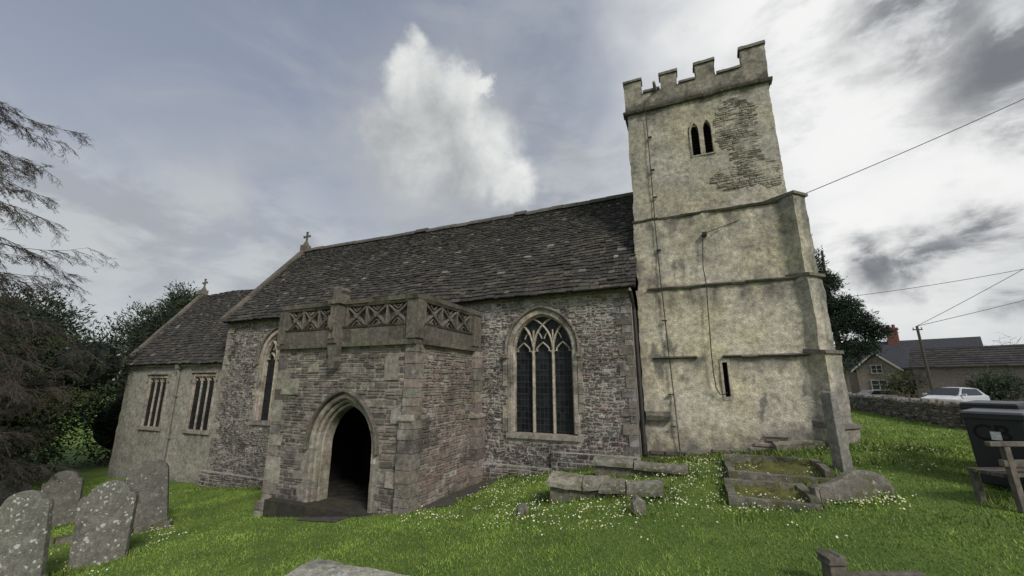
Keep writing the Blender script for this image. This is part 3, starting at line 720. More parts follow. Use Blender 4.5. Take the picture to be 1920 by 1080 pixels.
for a,b_ in ((PX0-.06,PX0+.14),(-5.46,PX1+.06)): f.box((a,YP-.10,.9),(b_,YP+.12,1.70),DK)
par=part(f,'porch_parapet',M['parapet'])
s_=pparapet(west(PX1),YP+.15,YN-.1,[(YP+.18,9.3,3)]); s_.box((PX1-.12,9.32,.9),(PX1+.12,9.74,1.72),DK); s_.box((PX1-.14,9.30,1.72),(PX1+.15,9.76,1.83),DK)
part(s_,'side_parapet',M['parapet'],par)
s_=pparapet(east(PX0),YP+.15,YN-.1,[(YP+.18,9.3,3)]); part(s_,'side_parapet',M['parapet'],par)
mb=MB(); cx=-7.41
mb.prism([(cx-.13,.85),(cx+.13,.85),(cx+.15,1.0),(cx+.12,1.15),(cx+.13,1.75),(cx-.13,1.75),(cx-.12,1.15),(cx-.15,1.0)],south(YP),.24,-.05,DK)
mb.prism([(cx-.05,.28),(cx+.05,.28),(cx+.13,.45),(cx+.09,.55),(cx+.15,.72),(cx+.17,.9),(cx-.17,.9),(cx-.15,.72),(cx-.09,.55),(cx-.13,.45)],south(YP),.2,0,DK)
mb.prism([(cx-.18,1.75),(cx+.18,1.75),(cx+.2,1.86),(cx-.2,1.86)],south(YP),.28,-.15,(.18,.165,.14))
mb.prism([(cx-.16,1.86),(cx+.15,1.86),(cx+.12,2.0),(cx+.17,2.08),(cx+.05,2.17),(cx-.04,2.10),(cx-.15,2.18),(cx-.11,2.0)],south(YP),.21,-.08,DK)
for k in (-1,1): mb.sweep([(cx+k*.06,.95),(cx+k*.06,1.65)],.05,south(YP),.28,.22,.3,DK)
mb.prism([(cx-.1,1.3),(cx,1.12),(cx+.1,1.3),(cx+.1,1.48),(cx-.1,1.48)],south(YP),.31,.22,(.18,.16,.13))
part(mb,'carved_shaft',M['parapet'],par,bevel=.012)

# ================================================================ GROUND
xs=np.concatenate([np.linspace(-420,-45,12),np.arange(-40,24,.4),np.linspace(26,420,16)])
ys=np.concatenate([np.linspace(-200,-12,8),np.arange(-10,60,.4),np.linspace(64,700,16)])
X,Y=np.meshgrid(xs,ys,indexing='ij'); Z=gza(X,Y)
me=bpy.data.meshes.new('ground'); nx,ny=len(xs),len(ys)
vv=np.stack([X,Y,Z],-1).reshape(-1,3)
I=np.arange((nx-1)*(ny-1)); i_=I//(ny-1); j_=I%(ny-1); k=i_*ny+j_
F_=np.stack([k,k+ny,k+ny+1,k+1],-1)
me.from_pydata(vv.tolist(),[],F_.tolist()); me.polygons.foreach_set('use_smooth',[True]*len(me.polygons)); me.materials.append(M['ground'])
g=bpy.data.objects.new('ground',me); C.objects.link(g); tag(g,'churchyard ground under the grass','ground',kind='structure')
mb=MB()
def strip(pts,w,lift,col=(1,1,1)):
    vs=[];fs=[]
    for i,(x,y) in enumerate(pts):
        a=Vector(pts[max(i-1,0)]);b_=Vector(pts[min(i+1,len(pts)-1)]); d=(b_-a).normalized(); n_=Vector((-d.y,d.x))
        for s_ in (-1,-.33,.33,1):
            px_,py_=x+n_.x*w/2*s_,y+n_.y*w/2*s_; e=.08*noise.noise(Vector((px_*2,py_*2,0))) if abs(s_)==1 else 0
            px_+=n_.x*e; py_+=n_.y*e; vs.append((px_,py_,gz(px_,py_)+lift))
    for i in range(len(pts)-1):
        for j in range(3): fs.append((i*4+j,i*4+4+j,i*4+5+j,i*4+1+j))
    mb.add(vs,fs,col)
strip([(-4.8,7.3+.25*i) for i in range(11)],.65,.012)
strip([(-7.05-.02*i,7.2-.2*i) for i in range(4)],1.25,.014)
o=mb.build('path',M['path']); tag(o,'damp dark stone path by the porch','path',kind='structure')
mb=MB(); strip([(8+1.2*i,26+1.35*i) for i in range(40)],5,.02); o=mb.build('road',M['road']); tag(o,'lane beyond the churchyard wall','road',kind='structure')

# ================================================================ GRAVES
FOOT=[]
def headstone(u,vb,vt,wpx,style,label,rz=0,lean=(0,0),th=.11,mat='grave',group='weathered headstones in the churchyard',name='headstone'):
    p=hit(u,vb,3.0); t=p.length/ray(u,vb).length; z0=gz(p.x,p.y)
    F=-p.x*sp+p.y*cp
    b_=(540-vt)/FP; h=F*(st+ct*b_)/(ct-st*b_)-z0; w=wpx*t/FP
    a=w/2
    if style=='round': prof=[(-a,-.2),(a,-.2),(a,h-a*.75)]+[(a*math.cos(t),h-a*.75+a*.75*math.sin(t)) for t in [math.pi*i/14 for i in range(1,14)]]+[(-a,h-a*.75)]
    elif style=='shoulder':
        s_=h-a*.62; r=a*.72
        prof=[(-a*.9,-.2),(a*.9,-.2),(a,s_-.05),(a*.93,s_+.03),(a*.76,s_+.02)]+[(r*math.cos(t),s_+.02+(h-s_-.02)*math.sin(t)) for t in [math.pi*i/12 for i in range(1,12)]]+[(-a*.76,s_+.02),(-a*.93,s_+.03),(-a,s_-.05)]
    elif style=='flat': prof=[(-a,-.2),(a,-.2),(a*.97,h*.93),(a*.8,h),(-a*.5,h*.98),(-a*.95,h*.9)]
    else: prof=[(-a,-.2),(a,-.2),(a,h*.7),(a*.5,h*.86),(a*.2,h),(-a*.2,h),(-a*.5,h*.86),(-a,h*.7)]
    mb=MB(); mb.prism(prof,lambda s,z,d:(s,-d,z),th/2,-th/2)
    o=mb.build(name,M[mat],bevel=.014)
    for v_ in o.data.vertices:
        q=noise.noise_vector(Vector(v_.co)*7+Vector((p.x,p.y,0)))*.010; v_.co+=q
    o.location=(p.x,p.y,z0); o.rotation_euler=(lean[0],lean[1],rz)
    tag(o,label,'gravestone',group); FOOT.append((p.x,p.y,w*.5)); return o
headstone(28,1105,918,82,'shoulder','lichen spotted headstone cut off by the left edge, nearest of the left group',PS+.35,(-.05,-.14))
headstone(183,1057,902,90,'shoulder','broad headstone with white lichen spots down its face, leaning beside the cut off one',PS+.3,(-.09,-.06),mat='grave')
headstone(110,985,882,60,'shoulder','brown grey headstone with shaped shoulders standing behind the two lichened ones',PS+.3,(-.04,-.12),mat='grave2')
headstone(275,985,860,63,'round','dark round topped headstone nearest the chancel, at the end of a low kerb',PS+.4,(-.03,-.14),mat='grave2')
headstone(38,935,906,34,'round','small far headstone low between the trees at far left',PS,(0,-.1),mat='grave2')
headstone(8,945,898,38,'flat','far squat dark headstone at the very left edge under the larch',PS,(0,-.1),mat='grave2')
headstone(980,966,943,20,'ogee','tiny pointed footstone left of the broken chest tomb among primroses',PS,(.05,.1),mat='tomb',group='small footstones')
headstone(1199,964,930,24,'ogee','small pointed footstone at the right front of the broken chest tomb',PS,(.05,-.08),mat='tomb',group='small footstones')
mb=MB()
A_=ray(322,978)*8.9; B_=ray(70,1012)*8.3
for i in range(7):
    t0=i/7;t1=(i+1)/7-.01; a=A_.lerp(B_,t0); b_=A_.lerp(B_,t1)
    d=(b_-a).normalized(); n_=Vector((-d.y,d.x,0))*.09
    za,zb=gz(a.x,a.y),gz(b_.x,b_.y); h=.12
    mb.hexa([(a-n_).xy[:]+(za-.1,),(b_-n_).xy[:]+(zb-.1,),(b_+n_).xy[:]+(zb-.1,),(a+n_).xy[:]+(za-.1,),(a-n_).xy[:]+(za+h,),(b_-n_).xy[:]+(zb+h,),(b_+n_).xy[:]+(zb+h,),(a+n_).xy[:]+(za+h,)])
o=mb.build('grave_kerb',M['kerb'],bevel=.01); tag(o,'low stone kerb running between the headstones at left','kerb')
def coped(x,y,rz,L,W,H,hh,label,mat='tomb',tilt=(0,0),parts=3,ov=.04,br_=1.3,wob=0):
    root=empty('chest_tomb',(x,y,gz(x,y)),rz,label,'tomb','low coped tombs in front of the nave'); root.rotation_euler=(tilt[0],tilt[1],rz)
    b=MB(); rough_box(b,(-L/2+.04,-W/2+.03,-.25),(L/2-.04,W/2-.03,H),.07,.02,(.75,.75,.7)); b.build('chest',M[mat],root,smooth=False)
    s=-L/2; sk1=0
    for i in range(parts):
        e=s+L/parts*random.uniform(.7,1.3) if i<parts-1 else L/2
        m_=MB(); dz=random.uniform(-.02,.03); tl=random.uniform(-wob,wob); sk0=0 if i==0 else sk1; sk1=random.uniform(-.16,.16) if i<parts-1 else 0
        pr=[(-W/2-ov,H+.003),(-W/2-ov,H+.05),(-W*.3,H+.05+hh*.7),(0,H+.05+hh),(W*.3,H+.05+hh*.7),(W/2+ov,H+.05),(W/2+ov,H+.003)]
        n=len(pr); nseg=10; vs=[]
        for k in range(nseg+1):
            f_=k/nseg
            for p,q in pr:
                xx=s+.01+(e-s-.02)*f_+(sk0*(1-f_)+sk1*f_)*p/W
                nn=noise.noise_vector(Vector((xx*6,p*6,q*6+x)))*.02; vs.append((xx+nn.x,p+nn.y,q+(dz if q>H+.01 else dz*.3)+tl*(f_-.5)+nn.z*.7))
        fs=[(k*n+j,k*n+(j+1)%n,(k+1)*n+(j+1)%n,(k+1)*n+j) for k in range(nseg) for j in range(n)]+[tuple(range(n)),tuple(nseg*n+j for j in reversed(range(n)))]
        m_.add(vs,fs,jit((br_,br_,br_*.96),.14)); m_.build('cover_stone',M[mat],root); s=e
    for q in (-.5,0,.5): FOOT.append((x+q*L*.75*math.cos(rz),y+q*L*.75*math.sin(rz),W*.55))
coped(-1.45,7.25,R(3),1.8,.72,.08,.09,'broken low chest tomb with cracked lichened cover stones among primroses',parts=4,tilt=(-.02,.01),wob=.07)
coped(-1.05,8.55,R(2),1.7,.50,.12,.07,'moss edged coped tomb behind the broken one, nearer the nave wall',tilt=(-.02,.03),parts=2,br_=1.0,wob=.03)
def kerbed(x0,x1,y0,y1,label):
    cx,cy=(x0+x1)/2,(y0+y1)/2
    root=empty('kerbed_grave',(cx,cy,gz(cx,cy)),0,label,'grave','kerbed graves below the tower'); zc=gz(cx,cy)
    w=.11
    for a,b_ in (((x0,y0),(x1,y0+w)),((x0,y1-w),(x1,y1)),((x0,y0+w+.004),(x0+w,y1-w-.004)),((x1-w,y0+w+.004),(x1,y1-w-.004))):
        m_=MB(); zz=gz((a[0]+b_[0])/2,(a[1]+b_[1])/2)-zc+random.uniform(-.02,.02)
        rough_box(m_,(a[0]-cx,a[1]-cy,zz-.2),(b_[0]-cx,b_[1]-cy,zz+.10),.05,.016,(1,1,1)); m_.build('kerb',M['kerb'],root)
        FOOT.append((a[0],b_[0],a[1],b_[1]))
    m_=MB(); n=24; vs=[]
    for i in range(n+1):
        for j in range(n+1):
            xx=x0+w+(x1-x0-2*w)*i/n; yy=y0+w+(y1-y0-2*w)*j/n
            vs.append((xx-cx,yy-cy,gz(xx,yy)-zc+.035+.06*fb((xx*5,yy*5,1))))
    fs=[(i*(n+1)+j,(i+1)*(n+1)+j,(i+1)*(n+1)+j+1,i*(n+1)+j+1) for i in range(n) for j in range(n)]
    m_.add(vs,fs,(.9,.95,.6)); m_.build('moss_bed',M['kerb2'],root,smooth=True)
kerbed(.34,1.42,6.85,7.85,'mossy stone kerbed grave nearest the camera beside the curved fallen stone')
kerbed(.44,1.9,8.05,9.3,'second kerbed grave plot behind, closest to the foot of the tower')
mb=MB()
pr=[(-.52,-.1),(.52,-.1),(.52,.12),(.50,.19),(.46,.25),(.40,.30),(.32,.335),(.22,.355),(.12,.355),(.03,.335),(-.06,.295),(-.15,.24),(-.24,.195),(-.34,.17),(-.46,.165),(-.52,.13)]
mb.prism(pr,lambda s,z,d:(s,-d,z),.07,-.07)
mb.prism([(s*.9,z*.84) for s,z in pr],lambda s,z,d:(s,-d,z),.082,.071,(.8,.8,.8))
o=mb.build('coped_stone',M['tomb'],bevel=.008); p=hit(1600,935,3); o.location=(p.x,p.y,gz(p.x,p.y)); o.rotation_euler=(-.12,0.0,PS-.05); tag(o,'fallen hump backed gravestone lying on edge right of the mossy kerb','gravestone'); FOOT.append((p.x,p.y,.3))
p=hit(1582,882,3); z=gz(p.x,p.y)
mb=MB(); mb.prism([(-.095,-.2),(.095,-.2),(.08,.6),(.06,1.16),(.02,1.24),(-.04,1.22),(-.06,1.14),(-.08,.6)],lambda s,z_,d:(s,-d,z_),.10,-.10)
o=mb.build('leaning_headstone',M['grave3'],bevel=.015); o.location=(p.x,p.y,z); o.rotation_euler=(.0,-.04,PS+.1); tag(o,'tall narrow stone leaning left in front of the tower corner','gravestone'); FOOT.append((p.x,p.y,.2))
mb=MB(); rough_box(mb,(-.42,-.2,-.1),(.42,.2,.08),.07,.012,(1.2,1.2,1.15)); o=mb.build('ledger_slab',M['tomb']); p=ray(1495,838)*8.2; o.location=(p.x,p.y,gz(p.x,p.y)+.08); o.rotation_euler=(.15,-.12,.1); tag(o,'flat pale slab resting at the foot of the tower wall','gravestone'); FOOT.append((p.x,p.y,.4))
mb=MB(); rough_box(mb,(-.75,-.33,-.4),(.75,.33,.0),.05,.018,(2.1,2.1,2.0)); o=mb.build('ledger_tomb',M['grave'])
Pa=ray(590,1054)*4.4; Pb=ray(825,1082)*3.9
ctr=(Pa+Pb)/2; ang=math.atan2(Pb.y-Pa.y,Pb.x-Pa.x)
o.location=(ctr.x+.33*math.sin(ang),ctr.y-.33*math.cos(ang),(Pa.z+Pb.z)/2); o.rotation_euler=(0,0,ang); tag(o,'lichen speckled flat tomb top at the bottom edge of the picture','tomb')
p=ray(1568,1090)*3.35; z=gz(p.x,p.y)
root=empty('grave_marker',(p.x,p.y,z),PS+.02,'weathered brown post with knobbed top and low rail at the bottom right','grave marker')
zt=(ray(1568,1036)*3.4).z-z
mb=MB(); mb.hexa([(-.075,-.06,-.1),(.075,-.06,-.1),(.075,.06,-.1),(-.075,.06,-.1),(-.07,-.05,zt-.07),(.07,-.05,zt-.07),(.07,.05,zt-.07),(-.07,.05,zt-.07)]); mb.prism([(-.09,zt-.075),(.09,zt-.075),(.08,zt-.05),(.05,zt-.04),(.07,zt-.01),(.02,zt+.0),(-.0,zt-.02),(-.05,zt+.015),(-.1,zt-.01),(-.075,zt-.04)],lambda s,z_,d:(s,-d,z_),.07,-.07)
mb.build('post',M['wood'],root,bevel=.01)
mb=MB(); mb.box((.075,-.03,zt-.19),(.74,.03,zt-.15)); mb.build('rail',M['wood'],root,bevel=.01)
# ================================================================ PRIMROSES + GRASS
def project(P):
    x,y,z=P[:,0],P[:,1],P[:,2]
    r=x*cp+y*sp; f=-x*sp+y*cp; F=f*ct+z*st; U=-f*st+z*ct
    return 960+FP*r/F,540-FP*U/F,F
def excl(x,y,m=0):
    k=np.zeros_like(x,bool)
    for a,b_,c,d in ((PX0-.12,PX1+.12,YP-.1,10.5),(-16.15,-1.2,YN-.16,16),(CX0-.02,-15.9,YC,16),(TX0,TX1+.05,10.25,15.2),(-5.1,-4.5,7.3,9.7),(-7.6,-6.45,6.5,7.2)):
        k|=(x>a)&(x<b_)&(y>c)&(y<d)
    for f in FOOT:
        if len(f)==3: k|=((x-f[0])**2+(y-f[1])**2)<(f[2]*.8)**2
        else: k|=(x>f[0])&(x<f[1])&(y>f[2])&(y<f[3])
    return k
def blades(n,box,hmin,hmax,keep,wid=.0065,seed=1):
    r=np.random.default_rng(seed)
    x=r.uniform(box[0],box[1],n); y=r.uniform(box[2],box[3],n); z=gza(x,y)
    P=np.stack([x,y,z],-1); u,v,F=project(P)
    m=(F>1)&(u>-60)&(u<1980)&(v<1130)&(v>600)&~excl(x,y)
    m&=r.random(n)<keep(x,y,np.hypot(x,y))
    x,y,z=x[m],y[m],z[m]; k=len(x); d=np.hypot(x,y)
    cl=.6+.3*np.sin(x*3.1+np.sin(y*2.3)*2)*np.sin(y*2.7+np.sin(x*1.9)*2)+.25*np.sin(x*9.1+np.sin(y*7.3)*2)*np.sin(y*8.7+np.sin(x*6.9)*2)
    h=r.uniform(hmin,hmax,k)*(.6+.7*cl); w=wid*(.7+d*.10); a=r.uniform(0,2*np.pi,k)
    lx=r.normal(0,.6,k)*h; ly=r.normal(0,.6,k)*h
    dx=np.cos(a)*w; dy=np.sin(a)*w
    V=np.empty((k,3,3)); V[:,0]=np.stack([x-dx,y-dy,z-.01],-1); V[:,1]=np.stack([x+dx,y+dy,z-.01],-1); V[:,2]=np.stack([x+lx,y+ly,z+h],-1)
    b=r.random(k)[:,None]; c=np.array([.125,.21,.026])*(1-b)+np.array([.25,.35,.055])*b
    dr=r.random(k)<.06; c[dr]=[.32,.30,.14]
    c=c*(.70+.5*cl[:,None])
    return V,np.repeat(c,3,0)
def mesh_tris(name,V,cols,mat):
    V=V.reshape(-1,3); n=len(V)//3
    me=bpy.data.meshes.new(name); me.vertices.add(n*3); me.vertices.foreach_set('co',V.astype(np.float32).ravel())
    me.loops.add(n*3); me.loops.foreach_set('vertex_index',np.arange(n*3,dtype=np.int32)); me.polygons.add(n); me.polygons.foreach_set('loop_start',np.arange(0,n*3,3,dtype=np.int32))
    me.update(calc_edges=True)
    ca=me.color_attributes.new('Col','FLOAT_COLOR','POINT'); A=np.ones((n*3,4),np.float32); A[:,:3]=cols; ca.data.foreach_set('color',A.ravel())
    me.materials.append(mat); o=bpy.data.objects.new(name,me); C.objects.link(o); return o
V1,c1=blades(480000,(-24,9,2.5,12),.010,.036,lambda x,y,d:np.clip((7.0/d)**1.2,0,1),wid=.0055,seed=1)
V2,c2=blades(70000,(3,12,8,24),.02,.045,lambda x,y,d:np.clip(10/d,0,1),seed=2)
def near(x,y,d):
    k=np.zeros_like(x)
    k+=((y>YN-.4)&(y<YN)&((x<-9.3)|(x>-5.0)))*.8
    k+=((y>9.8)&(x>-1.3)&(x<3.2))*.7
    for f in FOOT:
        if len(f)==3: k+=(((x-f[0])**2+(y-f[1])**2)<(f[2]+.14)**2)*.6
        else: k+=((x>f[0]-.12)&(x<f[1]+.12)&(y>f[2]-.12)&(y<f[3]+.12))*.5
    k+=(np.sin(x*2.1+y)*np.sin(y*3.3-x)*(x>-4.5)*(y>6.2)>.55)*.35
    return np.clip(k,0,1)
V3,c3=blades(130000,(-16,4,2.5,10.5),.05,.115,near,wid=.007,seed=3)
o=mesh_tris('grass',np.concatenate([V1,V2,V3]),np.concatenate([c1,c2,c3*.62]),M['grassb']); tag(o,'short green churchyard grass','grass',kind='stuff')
r=np.random.default_rng(9); fl=[]
def patch(u,v,ru,rv,n):
    for _ in range(n):
        a=r.normal(0,.6,2); uu,vv=u+a[0]*ru,v+a[1]*rv
        q=ray(uu,vv); t=3.
        if q.z>-.05: continue
        while t<16 and (q*t).z>gz((q*t).x,(q*t).y): t+=.08
        p=q*t
        if p.y>9.9: continue
        for _ in range(r.integers(1,4)):
            fl.append((p.x+r.normal(0,.06),p.y+r.normal(0,.06)))
for a in ((930,910,150,30,110),(1040,960,160,28,110),(880,935,130,28,80),(1000,890,150,16,60),(1290,870,75,38,150),(1320,855,75,14,80),(1240,930,60,30,50),(1640,945,60,10,70),(1420,950,190,18,80),(1560,840,110,10,45),(290,1000,40,20,45),(100,1060,100,25,30),(790,975,90,14,40),(1150,860,90,12,30),(1700,800,70,12,30),(1100,985,240,25,60),(1300,900,260,50,130),(1650,860,120,40,40)): patch(*a)
fx=np.array([f[0] for f in fl]); fy=np.array([f[1] for f in fl]); ok=~excl(fx,fy); fx,fy=fx[ok],fy[ok]
mb=MB()
for x,y in zip(fx,fy):
    z=gz(x,y)+random.uniform(.04,.075); rr=random.uniform(.007,.015); nrm=Vector((random.uniform(-.5,.5)-x*.03,random.uniform(-.9,.1),1)).normalized()
    a=nrm.orthogonal().normalized(); b_=nrm.cross(a); c0=Vector((x,y,z)); col=random.choice([(1,1,1),(1,1,1),(1.05,1.1,1.5),(.95,.9,.6)])
    vs=[c0]
    for k in range(10):
        q=rr*(1 if k%2==0 else .72); t=k*math.pi/5; vs.append(c0+a*math.cos(t)*q+b_*math.sin(t)*q+nrm*.003)
    mb.add(vs,[(0,1+k,1+(k+1)%10) for k in range(10)],col)
o=mb.build('primrose_flowers',M['petal'],recalc=False); tag(o,'pale yellow primroses scattered in the grass','flowers',kind='stuff')
# ================================================================ TREES
def crown(mb,blobs,n,size,pal,droop=.3,core=.72,amp=.42):
    for (c,rad,k) in blobs:
        c=Vector(c)
        if core:
            bm=bmesh.new(); bmesh.ops.create_icosphere(bm,subdivisions=3,radius=1)
            vs=[]
            for v_ in bm.verts:
                d=v_.co.normalized(); q=core*(1+.3*noise.noise(d*2.2+c)); vs.append(c+Vector((d.x*rad[0],d.y*rad[1],d.z*rad[2]))*q)
            fs=[tuple(v_.index for v_ in f.verts) for f in bm.faces]; bm.free(); mb.add(vs,fs,tuple(x*.3 for x in pal[0]))  # dark inner core added to block light through the leaves
        m_=int(n*k)
        for _ in range(m_//6):
            d=Vector((random.gauss(0,1),random.gauss(0,1),random.gauss(0,1))).normalized()
            q=(random.uniform(.45,1.0)**.5)*(1+amp*noise.noise(d*2.6+c*1.3)+amp*.5*noise.noise(d*7+c))
            cc=c+Vector((d.x*rad[0],d.y*rad[1],d.z*rad[2]))*q; pc=random.choice(pal); s_=random.uniform(.6,1.3)
            pc=tuple(x*(1+.5*noise.noise(cc*.9)) for x in pc)
            for _ in range(6):
                p=cc+Vector((random.gauss(0,1),random.gauss(0,1),random.gauss(0,1)))*size*1.2*s_
                dr=(d+Vector((random.gauss(0,.6),random.gauss(0,.6),random.gauss(0,.5)-droop))).normalized(); sd=dr.cross(Vector((random.gauss(0,1),random.gauss(0,1),random.gauss(0,1)))).normalized()*size*.24
                mb.add([p-sd,p+sd,p+dr*size*random.uniform(.9,1.9)],[(0,1,2)],jit(pc,.3))
def trunk(mb,p0,p1,r0,r1,limbs=(),n=10):
    pts=[];rs=[]
    for i in range(9):
        t=i/8; q=Vector(p0).lerp(Vector(p1),t)+noise.noise_vector(Vector((p0[0],p0[1],t*2)))*.15*t; pts.append(q); rs.append(r0*(1-t)+r1*t+(.25*r0*(1-t)**6))
    mb.tube(pts,rs,n)
    for (t,d,L) in limbs:
        q=pts[int(t*8)]; e=q+Vector(d)*L; mid=q.lerp(e,.5)+Vector((0,0,L*.06)); mb.tube([q,mid,e],[r0*.45,r0*.25,r0*.08],6)
def tree(name,label,base,blobs,n,size,pal,tr,group=None,core=.72,droop=.3,amp=.42):
    x,y=base; z=gz(x,y); root=empty(name,(x,y,z),0,label,'tree',group)
    m1=MB(); trunk(m1,(0,0,-.3),(0,0,tr[1]),tr[0],tr[0]*.3,[(random.uniform(.35,.95),Vector((random.gauss(0,1),random.gauss(0,1),random.uniform(.2,.9))).normalized(),random.uniform(.5,1)*tr[2]) for _ in range(12)]); m1.build('trunk',M['bark'],root)
    m2=MB(); crown(m2,blobs,n,size,pal,droop,core,amp); m2.build('crown',M['leaf'],root,recalc=False); return root
YEW=[(.020,.034,.014),(.030,.048,.018),(.012,.020,.009),(.045,.060,.024)]
YEW2=[(.014,.022,.010),(.020,.030,.013),(.009,.014,.007)]
def bl(lst): return [((a,b_,c),(d,e,f),k) for a,b_,c,d,e,f,k in lst]
tree('yew_tree','broad dark yew filling the far left side of the churchyard',(-28.3,8.2),bl([(0,0,3.2,3.4,3.2,3.6,.3),(2.8,-.8,3.6,2.4,2.3,2.6,.2),(-2.6,.5,4.4,2.8,3,3,.15),(.5,0,6.3,1.8,1.8,1.9,.15),(2.8,-1.2,1.8,2.4,2.2,2.0,.12),(4.2,1,4.8,1.6,1.6,1.7,.08),(-1.6,0,7.4,.9,.9,1.1,.04),(2.3,0,6.4,.9,.9,1.0,.04)]),36000,.14,YEW,(.4,5,2.5),'dark yews behind the chancel',core=.62,droop=0,amp=.6)
tree('yew_tree','second yew rising just behind the chancel east end',(-29.2,14.6),bl([(0,0,4,3.2,3.0,4.0,.35),(1.8,-.5,6.8,1.5,1.6,2.0,.2),(-1.8,0,6.8,1.6,1.8,1.9,.2),(1.4,-1.5,2.2,3.0,2.5,2.6,.2),(.4,0,8.6,.9,.8,1.3,.07),(2.6,-.3,8.3,.6,.6,.9,.04)]),32000,.14,YEW,(.4,6,2.5),'dark yews behind the chancel',core=.62,droop=-.2,amp=.6)
tree('yew_tree','lower shadowy yew at the left edge beneath the larch boughs',(-24.5,3.4),bl([(0,0,2.2,2.5,2.5,2.5,.5),(-1.5,1,3.4,2.0,2.0,2.0,.3),(1.2,.6,1.5,1.8,1.7,1.7,.2)]),22000,.12,YEW2,(.3,3.5,1.8),'dark yews behind the chancel',core=.62,droop=0,amp=.6)
PINE=[(.025,.045,.026),(.035,.058,.032),(.018,.032,.02)]
tree('pine_tree','dark pine showing from behind the right side of the tower',(7.75,28.2),bl([(-1.1,0,9.3,.45,.5,.6,.05),(-.8,0,7.9,.7,.8,.8,.1),(-.3,0,6.7,.85,.9,.55,.13),(-1.0,0,5.8,1.1,1.0,.8,.12),(.4,0,5.2,.85,.9,.5,.13),(.8,-.2,4.3,.9,.9,.45,.12),(1.65,0,3.75,.6,.7,.35,.08),(-.4,0,4.1,1.2,1.2,.8,.1),(.9,0,2.9,.8,.9,.4,.08),(-.3,0,2.3,1.0,1.1,.6,.07)]),30000,.11,PINE,(.2,8.6,1.3),core=.4,droop=-.2,amp=.55)
def branch(mb,p,d,L,r,lev):
    n=8 if lev==0 else 5 if lev==1 else 3 if lev==2 else 1
    pts=[p.copy()]; q=p.copy(); dd=d.copy()
    for i in range(n):
        t=i/n
        g=(-.18+.36*t) if lev==0 else (-.16+.16*t if lev==1 else -.04)
        dd=(dd+Vector((random.gauss(0,.10),random.gauss(0,.10),random.gauss(0,.07)+g))).normalized()
        q=q+dd*L/n; pts.append(q.copy())
        if lev<3:
            for _ in range((3 if lev==0 else 2)):
                if lev==0 and i<1: continue
                side=dd.cross(Vector((0,0,1)));side=side.normalized() if side.length>.05 else Vector((1,0,0))
                s_=random.choice((-1,1)); nd=(dd*random.uniform(.5,.9)+side*s_*random.uniform(.4,1.0)+Vector((0,0,random.uniform(-.7,.3)))).normalized()
                LL=L*(.26 if lev==0 else .40 if lev==1 else .45)*random.uniform(.6,1.3)*(1-.4*t)
                branch(mb,q-dd*random.uniform(0,L/n),nd,LL,r*.42,lev+1)
    rs=[max(.0026,r*(1-.85*i/n)) for i in range(n+1)]
    mb.tube(pts,rs,5 if lev==0 else 3,(1,1,1) if lev<2 else (1.1,1.05,.95))
lx,ly=-16.45,2.65; lz=gz(lx,ly)
lr=empty('larch_tree',(lx,ly,lz),0,'bare larch whose drooping twiggy branches reach in from the left edge','tree')
m1=MB(); trunk(m1,(0,0,-.3),(-1.6,-.7,13.5),.24,.05); m1.build('trunk',M['bark'],lr)
m2=MB()
zz=2.2
while zz<11.4:
    for k in range(5):
        az=random.uniform(-.7,.9) if k<4 else random.uniform(1.9,4.6); d=Vector((math.cos(PS+az),math.sin(PS+az),random.uniform(-.1,.3))).normalized()
        L=random.uniform(2.3,3.8)*(1.12 if 4.5<zz<8.5 else .95)
        branch(m2,Vector((-.115*zz,-.05*zz,zz+random.uniform(-.25,.25))),d,L,.019,0)
    zz+=.54
m2.build('branches',M['twig'],lr,recalc=False)
m3=MB(); nb=[]
for (u,v,rr) in ((20,600,.55),(70,640,.6),(30,700,.7),(60,770,.65),(130,745,.45),(20,820,.6)):
    q=ray(u,v)*12.3-Vector((lx,ly,lz)); nb.append(((q.x,q.y,q.z),(rr*1.3,rr*1.3,rr*.5),.16))
    branch(m3,Vector((0,0,max(1,q.z-.3))),Vector((q.x,q.y,.15)).normalized(),math.hypot(q.x,q.y)*1.2,.018,0)
m3.build('lower_boughs',M['twig'],lr,recalc=False)
m3=MB(); crown(m3,nb,4200,.045,[(.14,.145,.05),(.10,.11,.04),(.08,.09,.035)],.5,core=0,amp=.8); m3.build('needles',M['leaf'],lr,recalc=False)
def shrub(u,v,t,rx,rz_,label,pal,n=2600):
    p=ray(u,v)*t; z=gz(p.x,p.y)
    root=empty('garden_shrub',(p.x,p.y,z),0,label,'shrub','shrubs beyond the churchyard wall')
    m1=MB()
    for _ in range(5): m1.tube([(0,0,-.1),(random.uniform(-.4,.4)*rx,random.uniform(-.3,.3),rz_)],[.05,.02],5)
    m1.build('stem',M['bark'],root)
    m_=MB(); crown(m_,bl([(0,0,rz_,rx,rx*.8,rz_,.5),(rx*.5,0,rz_*1.3,rx*.6,rx*.6,rz_*.6,.25),(-rx*.5,0,rz_*1.1,rx*.6,rx*.6,rz_*.7,.25)]),n,.12,pal,0,core=.4); m_.build('foliage',M['leaf'],root,recalc=False)
OL=[(.10,.105,.045),(.12,.12,.055),(.07,.08,.035)]; GR=[(.04,.065,.025),(.055,.085,.03),(.028,.048,.02)]
shrub(1705,742,34,1.7,1.5,'olive bush below the cream trimmed gable',OL,4200)
shrub(1800,735,38,1.8,1.5,'pale olive hedge bush behind the silver car',OL,4200)
shrub(1868,735,27,1.2,1.3,'dark green rounded bush right of the silver car',GR,4000)
p=ray(1900,690)*60; root=empty('bare_tree',(p.x,p.y,gz(p.x,p.y)),0,'distant leafless tree above the brown tiled roof at far right','tree')
mb=MB(); trunk(mb,(0,0,-.2),(0,0,4),.2,.1); mb.build('trunk',M['bark'],root)
mb=MB()
